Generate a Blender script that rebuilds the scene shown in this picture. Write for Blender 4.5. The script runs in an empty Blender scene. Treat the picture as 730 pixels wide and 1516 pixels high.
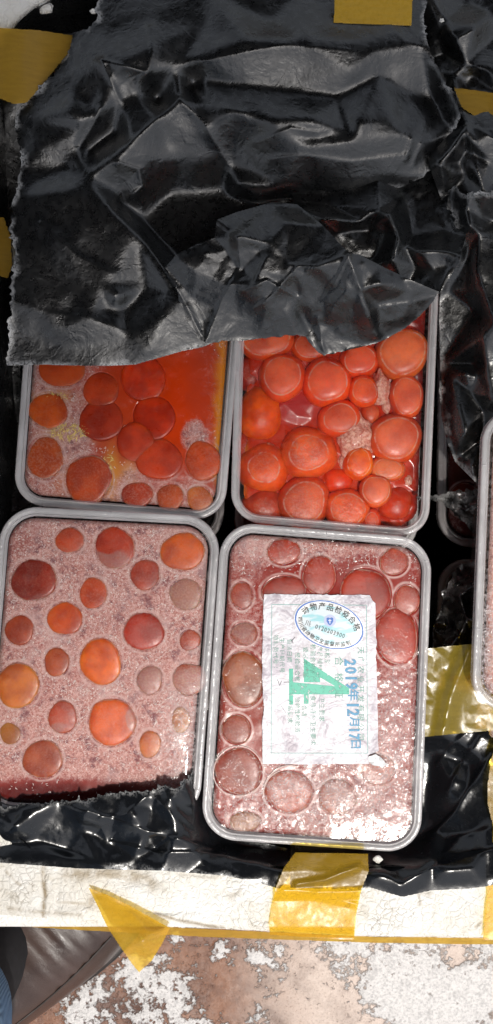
import bpy, bmesh, math, random
import numpy as np
from mathutils import Vector, Matrix
from mathutils.geometry import delaunay_2d_cdt
R = math.radians
C = bpy.context.scene.collection
sc = bpy.context.scene

# ------------------------------------------------------------------ frame of reference
S = 0.00036          # metres per photo pixel on the plane of the lids
D = 0.60             # camera height above that plane
Z0 = 0.150           # height of the lid plane above the floor
CX, CY = 365.0, 758.0

def W(px, py, z):
    """point at height z (m, relative to the lid plane) seen at photo pixel px,py"""
    k = S * (D - z) / D
    return ((px - CX) * k, -(py - CY) * k, Z0 + z)

# ------------------------------------------------------------------ camera
cam_d = bpy.data.cameras.new('camera')
cam = bpy.data.objects.new('camera', cam_d); C.objects.link(cam)
cam.location = (0, 0, Z0 + D)
cam_d.sensor_fit = 'VERTICAL'
cam_d.angle = 2 * math.atan(758 * S / D)
cam_d.clip_start = 0.01; cam_d.clip_end = 100
sc.camera = cam

# ------------------------------------------------------------------ light
SUN = Vector((0.125, -0.285, 0.95)).normalized()
world = bpy.data.worlds.new('World'); sc.world = world; world.use_nodes = True
nt = world.node_tree; nt.nodes.clear()
wo = nt.nodes.new('ShaderNodeOutputWorld'); wb = nt.nodes.new('ShaderNodeBackground')
sky = nt.nodes.new('ShaderNodeTexSky'); sky.sky_type = 'NISHITA'; sky.sun_disc = False
sky.sun_elevation = math.asin(SUN.z); sky.sun_rotation = math.atan2(SUN.x, SUN.y)
sky.dust_density = 4.0; sky.air_density = 1.0
wb.inputs[1].default_value = 0.15
hs = nt.nodes.new('ShaderNodeHueSaturation'); hs.inputs['Saturation'].default_value = 0.35
nt.links.new(sky.outputs[0], hs.inputs['Color']); nt.links.new(hs.outputs[0], wb.inputs[0]); nt.links.new(wb.outputs[0], wo.inputs[0])
sl = bpy.data.lights.new('sun', 'SUN'); sl.energy = 2.8; sl.angle = R(2.5); sl.color = (1, 0.95, 0.88)
so = bpy.data.objects.new('sun', sl); C.objects.link(so)
so.location = (1, -2, 6); so.rotation_euler = SUN.to_track_quat('Z', 'Y').to_euler()
vs = sc.view_settings
vs.view_transform = 'Standard'; vs.look = 'None'; vs.gamma = 1; vs.use_curve_mapping = False
vs.exposure = 0.0

# ------------------------------------------------------------------ small helpers
def srgb(r, g, b):
    f = lambda c: (c/255/12.92) if c/255 <= .04045 else ((c/255+.055)/1.055)**2.4
    return (f(r), f(g), f(b))

def empty(name, loc, label=None, cat=None, group=None):
    o = bpy.data.objects.new(name, None); C.objects.link(o); o.location = loc
    o.empty_display_size = 0.02
    if label: o['label'] = label
    if cat: o['category'] = cat
    if group: o['group'] = group
    return o

def wloc(o):
    v = Vector((0, 0, 0))
    while o is not None:
        v += o.location; o = o.parent
    return v

def obj(name, verts, faces, mat, parent=None, smooth=True, loc=None, label=None):
    """mesh from WORLD coordinates, parented and expressed relative to its parent"""
    v = np.asarray(verts, dtype=np.float64).reshape(-1, 3)
    base = wloc(parent) if parent else Vector(loc if loc is not None else (0, 0, 0))
    if parent is not None:
        own = Vector(v.mean(axis=0)) - base
    else:
        own = Vector((0, 0, 0))
    v = v - np.array(base + own)
    me = bpy.data.meshes.new(name)
    if isinstance(faces, np.ndarray):
        n = len(faces)
        me.vertices.add(len(v)); me.vertices.foreach_set('co', v.astype(np.float32).ravel())
        k = faces.shape[1]
        me.loops.add(n*k); me.loops.foreach_set('vertex_index', faces.astype(np.int32).ravel())
        me.polygons.add(n)
        me.polygons.foreach_set('loop_start', np.arange(0, n*k, k, dtype=np.int32))
        me.polygons.foreach_set('loop_total', np.full(n, k, dtype=np.int32))
        me.update(calc_edges=True)
    else:
        me.from_pydata([tuple(p) for p in v], [], faces); me.update()
    if smooth: me.shade_smooth()
    if mat: me.materials.append(mat)
    o = bpy.data.objects.new(name, me); C.objects.link(o)
    if parent is not None:
        o.parent = parent; o.location = own
    else:
        o.location = base
    if label: o['label'] = label
    return o

def tag(o, label=None, cat=None, group=None, kind=None):
    if label: o['label'] = label
    if cat: o['category'] = cat
    if group: o['group'] = group
    if kind: o['kind'] = kind
    return o

def blur(a, s):
    if s <= 0: return a
    r = max(1, int(3*s)); k = np.exp(-0.5*(np.arange(-r, r+1)/s)**2); k /= k.sum()
    b = np.pad(a, ((r, r), (0, 0)), mode='edge')
    a = sum(k[i]*b[i:i+a.shape[0]] for i in range(2*r+1))
    b = np.pad(a, ((0, 0), (r, r)), mode='edge')
    return sum(k[i]*b[:, i:i+a.shape[1]] for i in range(2*r+1))

def lininterp(pts, vals, X, Y):
    """piecewise linear over the Delaunay triangulation, on a regular grid"""
    xs = X[0]; ys = Y[:, 0]; st = xs[1]-xs[0]
    vs_, es, fs, ov, oe, of = delaunay_2d_cdt([Vector((float(a), float(b))) for a, b in pts], [], [], 0, 1e-6)
    val = []
    for i, v in enumerate(vs_):
        src = ov[i][0] if len(ov[i]) else 0
        val.append(vals[src])
    out = np.zeros_like(X); 
    for f in fs:
        a, b, c = (vs_[i] for i in f[:3]); va, vb, vc = (val[i] for i in f[:3])
        x0 = min(a.x, b.x, c.x); x1 = max(a.x, b.x, c.x); y0 = min(a.y, b.y, c.y); y1 = max(a.y, b.y, c.y)
        i0 = max(0, int((x0-xs[0])/st)); i1 = min(len(xs), int((x1-xs[0])/st)+2)
        j0 = max(0, int((y0-ys[0])/st)); j1 = min(len(ys), int((y1-ys[0])/st)+2)
        if i1 <= i0 or j1 <= j0: continue
        x = X[j0:j1, i0:i1]; y = Y[j0:j1, i0:i1]
        d = (b.y-c.y)*(a.x-c.x)+(c.x-b.x)*(a.y-c.y)
        if abs(d) < 1e-9: continue
        l1 = ((b.y-c.y)*(x-c.x)+(c.x-b.x)*(y-c.y))/d
        l2 = ((c.y-a.y)*(x-c.x)+(a.x-c.x)*(y-c.y))/d
        l3 = 1-l1-l2
        m = (l1 > -1e-3) & (l2 > -1e-3) & (l3 > -1e-3)
        out[j0:j1, i0:i1][m] = (l1*va+l2*vb+l3*vc)[m]
    return out

def facet(X, Y, sp, seed, stretch=1.0, ang=0.0):
    """crumpled-film relief: random facets, values -1..1"""
    rng = np.random.RandomState(seed)
    x0, x1, y0, y1 = X.min()-3*sp, X.max()+3*sp, Y.min()-3*sp, Y.max()+3*sp
    diag = math.hypot(x1-x0, y1-y0)/2+2*sp*stretch; cx, cy = (x0+x1)/2, (y0+y1)/2
    gx = np.arange(-diag, diag, sp*stretch); gy = np.arange(-diag, diag, sp)
    A, B = np.meshgrid(gx, gy); A = A+rng.uniform(-.45, .45, A.shape)*sp*stretch; B = B+rng.uniform(-.45, .45, B.shape)*sp
    ca, sa = math.cos(ang), math.sin(ang)
    PX = (cx+A*ca-B*sa).ravel(); PY = (cy+A*sa+B*ca).ravel(); v = rng.uniform(-1, 1, PX.shape)
    m = (PX > x0) & (PX < x1) & (PY > y0) & (PY < y1)
    pts = list(zip(PX[m], PY[m])) + [(x0-sp*9, y0-sp*9), (x1+sp*9, y0-sp*9), (x1+sp*9, y1+sp*9), (x0-sp*9, y1+sp*9)]
    return lininterp(pts, list(v[m])+[0]*4, X, Y)

def vnoise(X, Y, sp, seed, oct=3):
    rng = np.random.RandomState(seed); out = np.zeros_like(X); amp = 1; tot = 0
    for o in range(oct):
        gx = (X-X.min())/sp; gy = (Y-Y.min())/sp
        g = rng.uniform(-1, 1, (int(gy.max())+3, int(gx.max())+3))
        ix = gx.astype(int); iy = gy.astype(int); fx = gx-ix; fy = gy-iy
        fx = fx*fx*(3-2*fx); fy = fy*fy*(3-2*fy)
        v = (g[iy, ix]*(1-fx)+g[iy, ix+1]*fx)*(1-fy)+(g[iy+1, ix]*(1-fx)+g[iy+1, ix+1]*fx)*fy
        out += amp*v; tot += amp; amp *= .5; sp /= 2.0
    return out/tot*1.4

def seg_dist(X, Y, P, closed=True):
    """distance to a polyline and the closest point, plus an inside mask"""
    P = np.asarray(P, float); n = len(P); best = np.full(X.shape, 1e18); bx = np.zeros_like(X); by = np.zeros_like(X)
    ins = np.zeros(X.shape, bool)
    for i in range(n if closed else n-1):
        a = P[i]; b = P[(i+1) % n]; d = b-a; L = d@d
        if L < 1e-12: continue
        t = np.clip(((X-a[0])*d[0]+(Y-a[1])*d[1])/L, 0, 1)
        qx = a[0]+t*d[0]; qy = a[1]+t*d[1]; q = (X-qx)**2+(Y-qy)**2
        m = q < best; best[m] = q[m]; bx[m] = qx[m]; by[m] = qy[m]
        if closed and a[1] != b[1]:
            c = ((a[1] > Y) != (b[1] > Y)) & (X < (b[0]-a[0])*(Y-a[1])/(b[1]-a[1])+a[0])
            ins ^= c
    return np.sqrt(best), bx, by, ins

def ell(X, Y, cx, cy, rx, ry, soft=.15):
    d = np.sqrt(((X-cx)/rx)**2+((Y-cy)/ry)**2)
    return 1/(1+np.exp(np.clip((d-1)/soft*2, -50, 50)))

def ragged(P, amp, step, seed, sides=None):
    """jitter a polygon's edges (torn film). sides: indices of edges to tear"""
    rng = random.Random(seed); out = []
    n = len(P)
    for i in range(n):
        a = P[i]; b = P[(i+1) % n]; L = math.hypot(b[0]-a[0], b[1]-a[1]); out.append(a)
        tear = sides is None or i in sides
        k = max(1, int(L/step)) if tear else 1
        nx, ny = -(b[1]-a[1])/max(L, 1e-6), (b[0]-a[0])/max(L, 1e-6)
        for j in range(1, k):
            t = (j+rng.uniform(-.3, .3))/k; q = rng.gauss(0, amp)*(1 if rng.random() < .8 else 2.2)
            out.append((a[0]+(b[0]-a[0])*t+nx*q, a[1]+(b[1]-a[1])*t+ny*q))
    return out

def sheet(name, outline, zf, step, mat, parent, attrs=None, colf=None, label=None, zplane=None):
    """grid surface inside an outline given as seen from above; zf(X,Y,dist)->mm above the lid plane"""
    P = np.asarray(outline, float)
    xs = np.arange(P[:, 0].min()-step*1.5, P[:, 0].max()+step*2, step); ys = np.arange(P[:, 1].min()-step*1.5, P[:, 1].max()+step*2, step)
    X, Y = np.meshgrid(xs, ys)
    d, bx, by, ins = seg_dist(X, Y, P)
    keep = ins | (d < step*.72)
    out = keep & ~ins
    X = X.copy(); Y = Y.copy()
    XR, YR = X.copy(), Y.copy()
    X[out] = bx[out]; Y[out] = by[out]
    z = zf(XR, YR, np.where(ins, d, 0.0))/1000.0
    q = keep[:-1, :-1] & keep[1:, :-1] & keep[1:, 1:] & keep[:-1, 1:] & (ins[:-1, :-1] | ins[1:, :-1] | ins[1:, 1:] | ins[:-1, 1:])
    idx = np.arange(X.size).reshape(X.shape)
    F = np.stack([idx[:-1, :-1][q], idx[1:, :-1][q], idx[1:, 1:][q], idx[:-1, 1:][q]], axis=1)
    used = np.unique(F); rm = np.full(X.size, -1); rm[used] = np.arange(len(used)); F = rm[F]
    zz = z if zplane is None else np.full_like(z, zplane/1000.0)
    k = S*(D-zz)/D
    V = np.stack([((X-CX)*k).ravel()[used], (-(Y-CY)*k).ravel()[used], (Z0+z).ravel()[used]], axis=1)
    o = obj(name, V, F, mat, parent, label=label)
    for an, fn in (attrs or {}).items():
        a = o.data.attributes.new(an, 'FLOAT', 'POINT'); a.data.foreach_set('value', fn(XR, YR, np.where(ins, d, 0)).ravel()[used].astype(np.float32))
    if colf is not None:
        c = colf(XR, YR); c = np.concatenate([c.reshape(-1, 3)[used], np.ones((len(used), 1))], axis=1)
        a = o.data.attributes.new('tint', 'FLOAT_COLOR', 'POINT'); a.data.foreach_set('color', c.astype(np.float32).ravel())
    return o

# ------------------------------------------------------------------ node helper
class M:
    def __init__(s, name):
        s.m = bpy.data.materials.new(name); s.m.use_nodes = True; s.t = s.m.node_tree; s.t.nodes.clear()
        s.out = s.n('ShaderNodeOutputMaterial')
    def n(s, typ, ins=None, **kw):
        x = s.t.nodes.new(typ)
        for k, v in kw.items(): setattr(x, k, v)
        for k, v in (ins or {}).items(): s.set(x.inputs[k], v)
        return x
    def set(s, sock, v):
        if isinstance(v, bpy.types.Node): v = v.outputs[0]
        if isinstance(v, bpy.types.NodeSocket): s.t.links.new(v, sock)
        else:
            if hasattr(sock, 'default_value') and isinstance(v, tuple) and len(v) == 3 and sock.type == 'RGBA': v = (*v, 1)
            sock.default_value = v
    def pos(s): return s.n('ShaderNodeTexCoord').outputs['Object']
    def noise(s, scale, detail=3, rough=.5, vec=None, dist=0, col=False):
        x = s.n('ShaderNodeTexNoise', {'Scale': scale, 'Detail': detail, 'Roughness': rough, 'Distortion': dist})
        s.set(x.inputs['Vector'], vec if vec is not None else s.pos())
        return x.outputs[1 if col else 0]
    def vor(s, scale, vec=None, feat='F1', rnd=1):
        x = s.n('ShaderNodeTexVoronoi', {'Scale': scale, 'Randomness': rnd}, feature=feat)
        s.set(x.inputs['Vector'], vec if vec is not None else s.pos()); return x
    def math(s, op, a, b=0.0, c=None, clamp=False):
        x = s.n('ShaderNodeMath', operation=op, use_clamp=clamp); s.set(x.inputs[0], a); s.set(x.inputs[1], b)
        if c is not None: s.set(x.inputs[2], c)
        return x.outputs[0]
    def step(s, a, lo, hi, o0=0.0, o1=1.0):
        x = s.n('ShaderNodeMapRange', {'Value': a, 'From Min': lo, 'From Max': hi, 'To Min': o0, 'To Max': o1}, interpolation_type='SMOOTHSTEP'); return x.outputs[0]
    def mix(s, f, a, b, blend='MIX'):
        x = s.n('ShaderNodeMix', data_type='RGBA', blend_type=blend); s.set(x.inputs[0], f); s.set(x.inputs[6], a); s.set(x.inputs[7], b); return x.outputs[2]
    def attr(s, name, typ='GEOMETRY', out=2):
        x = s.n('ShaderNodeAttribute', attribute_name=name, attribute_type=typ); return x.outputs[out]
    def bump(s, h, dist, strength=1.0, normal=None):
        x = s.n('ShaderNodeBump', {'Height': h, 'Distance': dist, 'Strength': strength})
        if normal is not None: s.set(x.inputs['Normal'], normal)
        return x.outputs[0]
    def pbr(s, **kw):
        x = s.n('ShaderNodeBsdfPrincipled')
        for k, v in kw.items(): s.set(x.inputs[k.replace('_', ' ')], v)
        return x
    def mixsh(s, f, a, b):
        x = s.n('ShaderNodeMixShader'); s.set(x.inputs[0], f); s.set(x.inputs[1], a); s.set(x.inputs[2], b); return x
    def done(s, sh): s.set(s.out.inputs['Surface'], sh); return s.m
    def stretch(s, sx, sy, sz, rot=0):
        x = s.n('ShaderNodeMapping', {'Scale': (sx, sy, sz), 'Rotation': (0, 0, rot)}); s.set(x.inputs['Vector'], s.pos()); return x.outputs[0]

# ------------------------------------------------------------------ materials
def mat_film():
    m = M('black_film')
    e = m.attr('edge')
    n1 = m.noise(55, 4, .6); n2 = m.noise(260, 3, .6); n3 = m.noise(900, 2)
    rg = m.step(m.math('ABSOLUTE', m.math('SUBTRACT', m.noise(48, 4, .55, dist=.9), .5)), .0, .05, 1, 0)
    rg2 = m.step(m.math('ABSOLUTE', m.math('SUBTRACT', m.noise(120, 3, .5, dist=.6), .5)), .0, .05, 1, 0)
    h = m.math('ADD', m.math('MULTIPLY', n1, .9), m.math('ADD', m.math('MULTIPLY', n2, .07), m.math('ADD', m.math('MULTIPLY', rg, .05), m.math('MULTIPLY', rg2, .015))))
    col = m.mix(m.step(n1, .35, .7), (.004, .0043, .0048), (.009, .0095, .010))
    dust = m.step(m.vor(1400), .10, .04)
    dust = m.math('MULTIPLY', dust, m.step(m.noise(40, 2), .68, .76))
    col = m.mix(dust, col, (.16, .16, .15))
    col = m.mix(m.math('MULTIPLY', e, m.step(n3, .30, .55)), col, (.36, .36, .36))
    rough = m.step(n2, .3, .7, .24, .36)
    b = m.bump(h, .004, .26)
    return m.done(m.pbr(Base_Color=col, Roughness=rough, Normal=b, Specular_IOR_Level=1.0))

def mat_film_wet():
    m = M('black_film_glossy')
    n1 = m.noise(50, 3, .6); n2 = m.noise(300, 3, .6); e = m.attr('edge')
    h = m.math('ADD', n1, m.math('MULTIPLY', n2, .15))
    col = m.mix(m.math('MULTIPLY', e, m.step(m.noise(900, 2), .35, .6)), (.007, .008, .010), (.22, .22, .22))
    dust = m.math('MULTIPLY', m.step(m.vor(1200), .10, .05), m.step(m.noise(45, 2), .6, .7))
    col = m.mix(dust, col, (.3, .3, .28))
    return m.done(m.pbr(Base_Color=col, Roughness=m.step(n2, .3, .7, .15, .28), Normal=m.bump(h, .004, .18), Specular_IOR_Level=.6))

def mat_plastic_rim():
    m = M('frosted_lid_rim')
    n = m.noise(220, 3); n2 = m.noise(40, 2)
    p = m.pbr(Base_Color=(.88, .86, .87), Roughness=m.step(n, .3, .7, .12, .28), Normal=m.bump(n, .0008, .6), Specular_IOR_Level=.9)
    tr = m.n('ShaderNodeBsdfTransparent', {'Color': (.86, .85, .85)})
    return m.done(m.mixsh(m.step(n2, .2, .8, .40, .56), tr, p))

def mat_tub_wall():
    m = M('clear_tub_wall')
    n = m.noise(200, 3)
    p = m.pbr(Base_Color=(.45, .40, .40), Roughness=.18, Normal=m.bump(n, .0005, .5))
    tr = m.n('ShaderNodeBsdfTransparent', {'Color': (.93, .90, .90)})
    return m.done(m.mixsh(.20, tr, p))

def mat_panel():
    m = M('clear_lid_panel')
    wet = m.attr('wet'); haze = m.attr('haze')
    v = m.vor(330, feat='SMOOTH_F1'); n = m.noise(150, 4, .6, dist=.6)
    worms = m.step(m.math('ABSOLUTE', m.math('SUBTRACT', m.noise(190, 3, .55, dist=1.5), .5)), .0, .05, 1, 0)
    h = m.math('ADD', m.math('MULTIPLY', m.noise(120, 2), .05), m.math('MULTIPLY', worms, .045))
    h = m.math('MULTIPLY', h, wet)
    h = m.math('ADD', h, m.math('MULTIPLY', n, .02))
    nb = m.bump(h, .0018, .9)
    tr = m.n('ShaderNodeBsdfTransparent', {'Color': (.97, .97, .97)})
    gl = m.n('ShaderNodeBsdfGlossy', {'Color': (1, 1, 1), 'Roughness': m.step(n, .3, .7, .05, .11), 'Normal': nb})
    fr = m.n('ShaderNodeFresnel', {'IOR': 1.5, 'Normal': nb})
    a = m.mixsh(m.math('MULTIPLY', fr.outputs[0], .5, clamp=True), tr, gl)
    df = m.n('ShaderNodeBsdfDiffuse', {'Color': (.66, .58, .58)})
    hz = m.math('MULTIPLY', haze, m.step(m.noise(420, 4, .7), .38, .68), clamp=True)
    drops = m.math('MULTIPLY', m.math('MULTIPLY', worms, wet), .38)
    hz = m.math('ADD', hz, drops, clamp=True)
    return m.done(m.mixsh(hz, a, df))

def mat_ice():
    m = M('frozen_fluid')
    tint = m.attr('tint', out=0); fr = m.attr('frost'); rd = m.attr('ringd')
    sp = m.noise(900, 5, .8, dist=.5); sp2 = m.noise(210, 5, .72, dist=.5); big = m.noise(70, 3, .6)
    v = m.vor(1500, feat='F1')
    s = m.math('ADD', m.math('MULTIPLY', sp, .60), m.math('MULTIPLY', sp2, .40))
    s = m.math('ADD', s, m.math('MULTIPLY', m.math('SUBTRACT', big, .5), .22))
    f = m.math('ADD', m.math('MULTIPLY', m.math('SUBTRACT', s, .5), 2.4), m.math('SUBTRACT', m.math('MULTIPLY', fr, 1.25), .10))
    f = m.step(f, .0, 1.0)
    frc = m.mix(m.step(sp, .38, .60), (.42, .15, .125), (.68, .42, .38))
    frc = m.mix(m.math('MULTIPLY', m.step(m.noise(130, 4, .7), .48, .62), m.step(sp2, .36, .58)), frc, (.22, .07, .08))
    fl = m.math("MULTIPLY", m.step(m.noise(1150, 3, .8, dist=1.2), .54, .66), m.step(m.noise(90, 3, .6), .32, .55))
    frc = m.mix(fl, frc, (.90, .82, .80))
    frc = m.mix(m.step(m.noise(32, 3, .6), .50, .72, 0, .7), frc, (.66, .46, .44))
    col = m.mix(f, tint, frc)
    ring = m.math('MULTIPLY', m.step(rd, .2, 1.2), m.step(rd, 5.0, 2.0))
    ring = m.math('MULTIPLY', ring, m.attr('ringk'))
    ring = m.math('MULTIPLY', ring, m.step(m.noise(160, 3), .3, .6, .35, 1))
    col = m.mix(ring, col, (.66, .46, .43))
    h = m.math('ADD', m.math('MULTIPLY', sp, 1.0), m.math('MULTIPLY', sp2, .8))
    nb = m.bump(h, .0012, m.math('ADD', m.math('MULTIPLY', f, .30), .04))
    rough = m.step(f, 0, 1, .22, .6)
    return m.done(m.pbr(Base_Color=col, Roughness=rough, Normal=nb, Subsurface_Weight=.15, Subsurface_Radius=(.006, .002, .0015), Subsurface_Scale=1.0, Coat_Weight=m.step(f, 0, .6, .22, .0), Specular_IOR_Level=.25, Coat_Roughness=.1))

def mat_yolk():
    m = M('frozen_yolk')
    oi = m.n('ShaderNodeObjectInfo'); cap = m.attr('cap')
    ofs = m.n('ShaderNodeVectorMath', operation='ADD'); m.set(ofs.inputs[0], m.pos())
    cx = m.n('ShaderNodeCombineXYZ', {0: oi.outputs['Random'], 1: m.math('MULTIPLY', oi.outputs['Random'], 7.3), 2: 0.0}); m.set(ofs.inputs[1], cx)
    P = ofs.outputs[0]
    big = m.noise(85, 3, .5, vec=P); fine = m.noise(900, 4, .7, vec=P); mid = m.noise(260, 4, .6, vec=P)
    base = m.mix(1.0, oi.outputs['Color'], (1.0, 1.04, .74), 'MULTIPLY')
    lo = m.mix(1.0, base, (.72, .55, .50), 'MULTIPLY')
    hi = m.mix(1.0, base, (1.12, 1.25, 1.1), 'MULTIPLY')
    col = m.mix(m.step(big, .32, .68), lo, hi)
    col = m.mix(m.math('MULTIPLY', m.step(mid, .5, .75), .18), col, (.36, .11, .06))
    patch = m.attr('patch', 'OBJECT'); frost = m.attr('frost', 'OBJECT'); ringk = m.attr('ringk', 'OBJECT')
    # frosted part of the cap with its own border
    pm = m.step(m.math('ADD', m.math('MULTIPLY', m.math('SUBTRACT', m.noise(38, 1, .4, vec=P), .5), 2.4), patch), .46, .54)
    incap = m.step(cap, 1.02, .96)
    fk = m.math('MULTIPLY', m.math('MULTIPLY', pm, incap), m.step(fine, .2, .75, .45, .80))
    col = m.mix(fk, col, (.38, .19, .17))
    f2 = m.math('MULTIPLY', m.math('MULTIPLY', frost, incap), m.step(fine, .42, .66))
    col = m.mix(f2, col, (.55, .32, .26))
    flat = m.math('MULTIPLY', m.math('MULTIPLY', m.attr('flat', 'OBJECT'), incap), m.step(big, .25, .75, .30, .85))
    col = m.mix(flat, col, (.66, .24, .13))
    rg = m.math('MULTIPLY', m.math('MULTIPLY', m.step(cap, .93, .99), m.step(cap, 1.07, 1.01)), m.math('MULTIPLY', ringk, m.step(mid, .35, .6)))
    col = m.mix(rg, col, (.72, .50, .42))
    h = m.math('ADD', m.math('MULTIPLY', mid, .6), m.math('MULTIPLY', fine, .25))
    nb = m.bump(h, .0010, m.math('ADD', .04, m.math('MULTIPLY', m.attr('rugged', 'OBJECT'), .7)))
    return m.done(m.pbr(Base_Color=col, Roughness=m.step(mid, .3, .7, .27, .42), Normal=nb, Subsurface_Weight=.7,
                        Subsurface_Radius=(.010, .0030, .0008), Subsurface_Scale=1.0, Coat_Weight=.0, Specular_IOR_Level=.35))

def mat_tissue():
    m = M('frozen_tissue')
    n = m.noise(420, 4, .7); n2 = m.noise(120, 3)
    col = m.mix(m.step(n, .35, .65), (.62, .18, .12), (.95, .58, .46))
    return m.done(m.pbr(Base_Color=col, Roughness=.32, Normal=m.bump(n, .002, .8), Subsurface_Weight=.3, Subsurface_Radius=(.006, .002, .001), Subsurface_Scale=1.0, Coat_Weight=.3))

def mat_tape(name, dens, col=(.62, .36, .035), tcol=(.93, .64, .10), rough=.22):
    m = M(name)
    n = m.noise(60, 3, .5); n2 = m.noise(400, 3)
    streak = m.noise(90, 3, .6, vec=m.stretch(1, 6, 1))
    c = m.mix(m.step(streak, .3, .7), col, tuple(x*.86 for x in col))
    spot = m.math('MULTIPLY', m.step(m.vor(500), .14, .07), .5)
    c = m.mix(spot, c, (.16, .10, .03))
    p = m.pbr(Base_Color=c, Roughness=m.step(n2, .3, .7, rough, rough+.12), Normal=m.bump(m.math('ADD', n, m.math('MULTIPLY', n2, .08)), .003, .16), Specular_IOR_Level=.6)
    tr = m.n('ShaderNodeBsdfTransparent', {'Color': tcol})
    return m.done(m.mixsh(dens, tr, p))

def mat_foam():
    m = M('dirty_foam')
    wv = m.n('ShaderNodeVectorMath', operation='ADD'); m.set(wv.inputs[0], m.pos()); sc_ = m.n('ShaderNodeVectorMath', operation='SCALE'); m.set(sc_.inputs[0], m.noise(180, 2, .5, col=True)); sc_.inputs['Scale'].default_value = .006; m.set(wv.inputs[1], sc_)
    beads = m.vor(260, vec=wv.outputs[0], feat='DISTANCE_TO_EDGE'); n = m.noise(28, 4, .6); n2 = m.noise(140, 4, .7)
    crack = m.math('MULTIPLY', m.step(beads, .05, .0), m.step(m.noise(20, 3, .6), .58, .68))
    dirt = m.math('MULTIPLY', m.step(n2, .50, .72), m.step(n, .42, .6))
    col = m.mix(m.step(n, .3, .7), (.88, .87, .84), (.80, .77, .70))
    col = m.mix(m.math('MULTIPLY', dirt, .55), col, (.42, .36, .26))
    da = m.attr('dirt')
    col = m.mix(m.math('MULTIPLY', da, m.step(n2, .34, .54, .45, 1.0)), col, (.30, .23, .14))
    col = m.mix(m.math('MULTIPLY', crack, .75), col, (.16, .12, .08))
    scr = m.math('MULTIPLY', m.step(m.math('ABSOLUTE', m.math('SUBTRACT', m.noise(24, 3, .55, dist=1.0), .5)), .008, .0), m.step(m.noise(30, 2), .5, .62))
    col = m.mix(m.math('MULTIPLY', scr, .6), col, (.22, .18, .12))
    h = m.math('ADD', m.math('MULTIPLY', m.step(beads, 0, .25), .6), n2)
    return m.done(m.pbr(Base_Color=col, Roughness=.6, Normal=m.bump(h, .0012, .5)))

def mat_floor():
    m = M('peeling_floor')
    a = m.attr('paint')
    n = m.noise(160, 5, .7); n2 = m.noise(35, 4, .65); n3 = m.noise(600, 3, .7); cr = m.vor(45, feat='DISTANCE_TO_EDGE')
    k = m.math('ADD', a, m.math('MULTIPLY', m.math('SUBTRACT', n, .5), .85))
    pm = m.step(m.math('ADD', k, m.math('MULTIPLY', m.math('SUBTRACT', n3, .5), .10)), .46, .55)
    edge = m.math('MULTIPLY', m.step(k, .44, .485), m.step(k, .54, .50))
    rust = m.mix(m.step(n2, .35, .65), (.10, .036, .018), (.24, .105, .055))
    rust = m.mix(m.step(n2, .62, .80), rust, (.30, .20, .15))
    rust = m.mix(m.math('MULTIPLY', m.attr('sunlit_tint'), m.step(n2, .25, .55, .35, .85)), rust, (.66, .55, .48))  # sunlit brightness of the right side mixed into the base colour
    rust = m.mix(m.math('MULTIPLY', m.step(n3, .5, .75), .5), rust, (.12, .06, .04))
    paint = m.mix(m.step(n3, .4, .7), (.66, .64, .63), (.40, .39, .39))
    grey = m.step(m.noise(80, 4, .7), .55, .7)
    paint = m.mix(m.math('MULTIPLY', grey, .5), paint, (.34, .33, .33))
    col = m.mix(pm, rust, paint)
    col = m.mix(m.math('MULTIPLY', edge, .12), col, (.12, .08, .06))
    h = m.math('ADD', m.math('MULTIPLY', pm, .9), m.math('ADD', m.math('MULTIPLY', n, .4), m.math('MULTIPLY', n3, .2)))
    return m.done(m.pbr(Base_Color=col, Roughness=m.step(n, .3, .7, .38, .6), Normal=m.bump(h, .0022, .7)))

def mat_simple(name, col, rough=.5, nscale=200, bumpd=.0006, var=.2, spec=.5):
    m = M(name); n = m.noise(nscale, 4, .6)
    c = m.mix(m.step(n, .3, .7), tuple(x*(1-var) for x in col), tuple(min(1, x*(1+var)) for x in col))
    return m.done(m.pbr(Base_Color=c, Roughness=rough, Normal=m.bump(n, bumpd, .6), Specular_IOR_Level=spec))

def mat_leather():
    m = M('brown_leather'); n = m.noise(420, 3); c = m.vor(1300, feat='DISTANCE_TO_EDGE'); b = m.noise(25, 3)
    col = m.mix(m.step(b, .35, .65), (.036, .019, .014), (.066, .038, .030))
    h = m.math('ADD', m.math('MULTIPLY', c, .5), m.math('MULTIPLY', n, .4))
    return m.done(m.pbr(Base_Color=col, Roughness=m.step(b, .3, .7, .30, .42), Normal=m.bump(h, .0006, .5), Coat_Weight=.25, Coat_Roughness=.2))

def mat_denim():
    m = M('blue_denim')
    w = m.n('ShaderNodeTexWave', {'Scale': 500, 'Distortion': 1.0}); m.set(w.inputs['Vector'], m.pos()); n = m.noise(60, 3)
    col = m.mix(w.outputs[1], (.05, .11, .20), (.16, .28, .44)); col = m.mix(m.step(n, .4, .7), col, (.09, .18, .32))
    return m.done(m.pbr(Base_Color=col, Roughness=.85, Normal=m.bump(w.outputs[1], .0006, .5)))

def mat_paper():
    m = M('wet_paper'); n = m.noise(75, 4, .6, dist=.5); n2 = m.noise(500, 3)
    n4 = m.noise(45, 2, .5)
    col = m.mix(m.step(n, .50, .66), (.72, .70, .75), (.44, .39, .44))
    col = m.mix(m.math('MULTIPLY', m.step(n4, .52, .68), .55), col, (.54, .49, .56))
    edge = m.math('MULTIPLY', m.step(n, .46, .50), m.step(n, .54, .50))
    col = m.mix(m.math('MULTIPLY', edge, .35), col, (.45, .38, .38))
    return m.done(m.pbr(Base_Color=col, Roughness=.38, Normal=m.bump(m.math('ADD', n, m.math('MULTIPLY', n2, .1)), .003, .6)))

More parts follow.
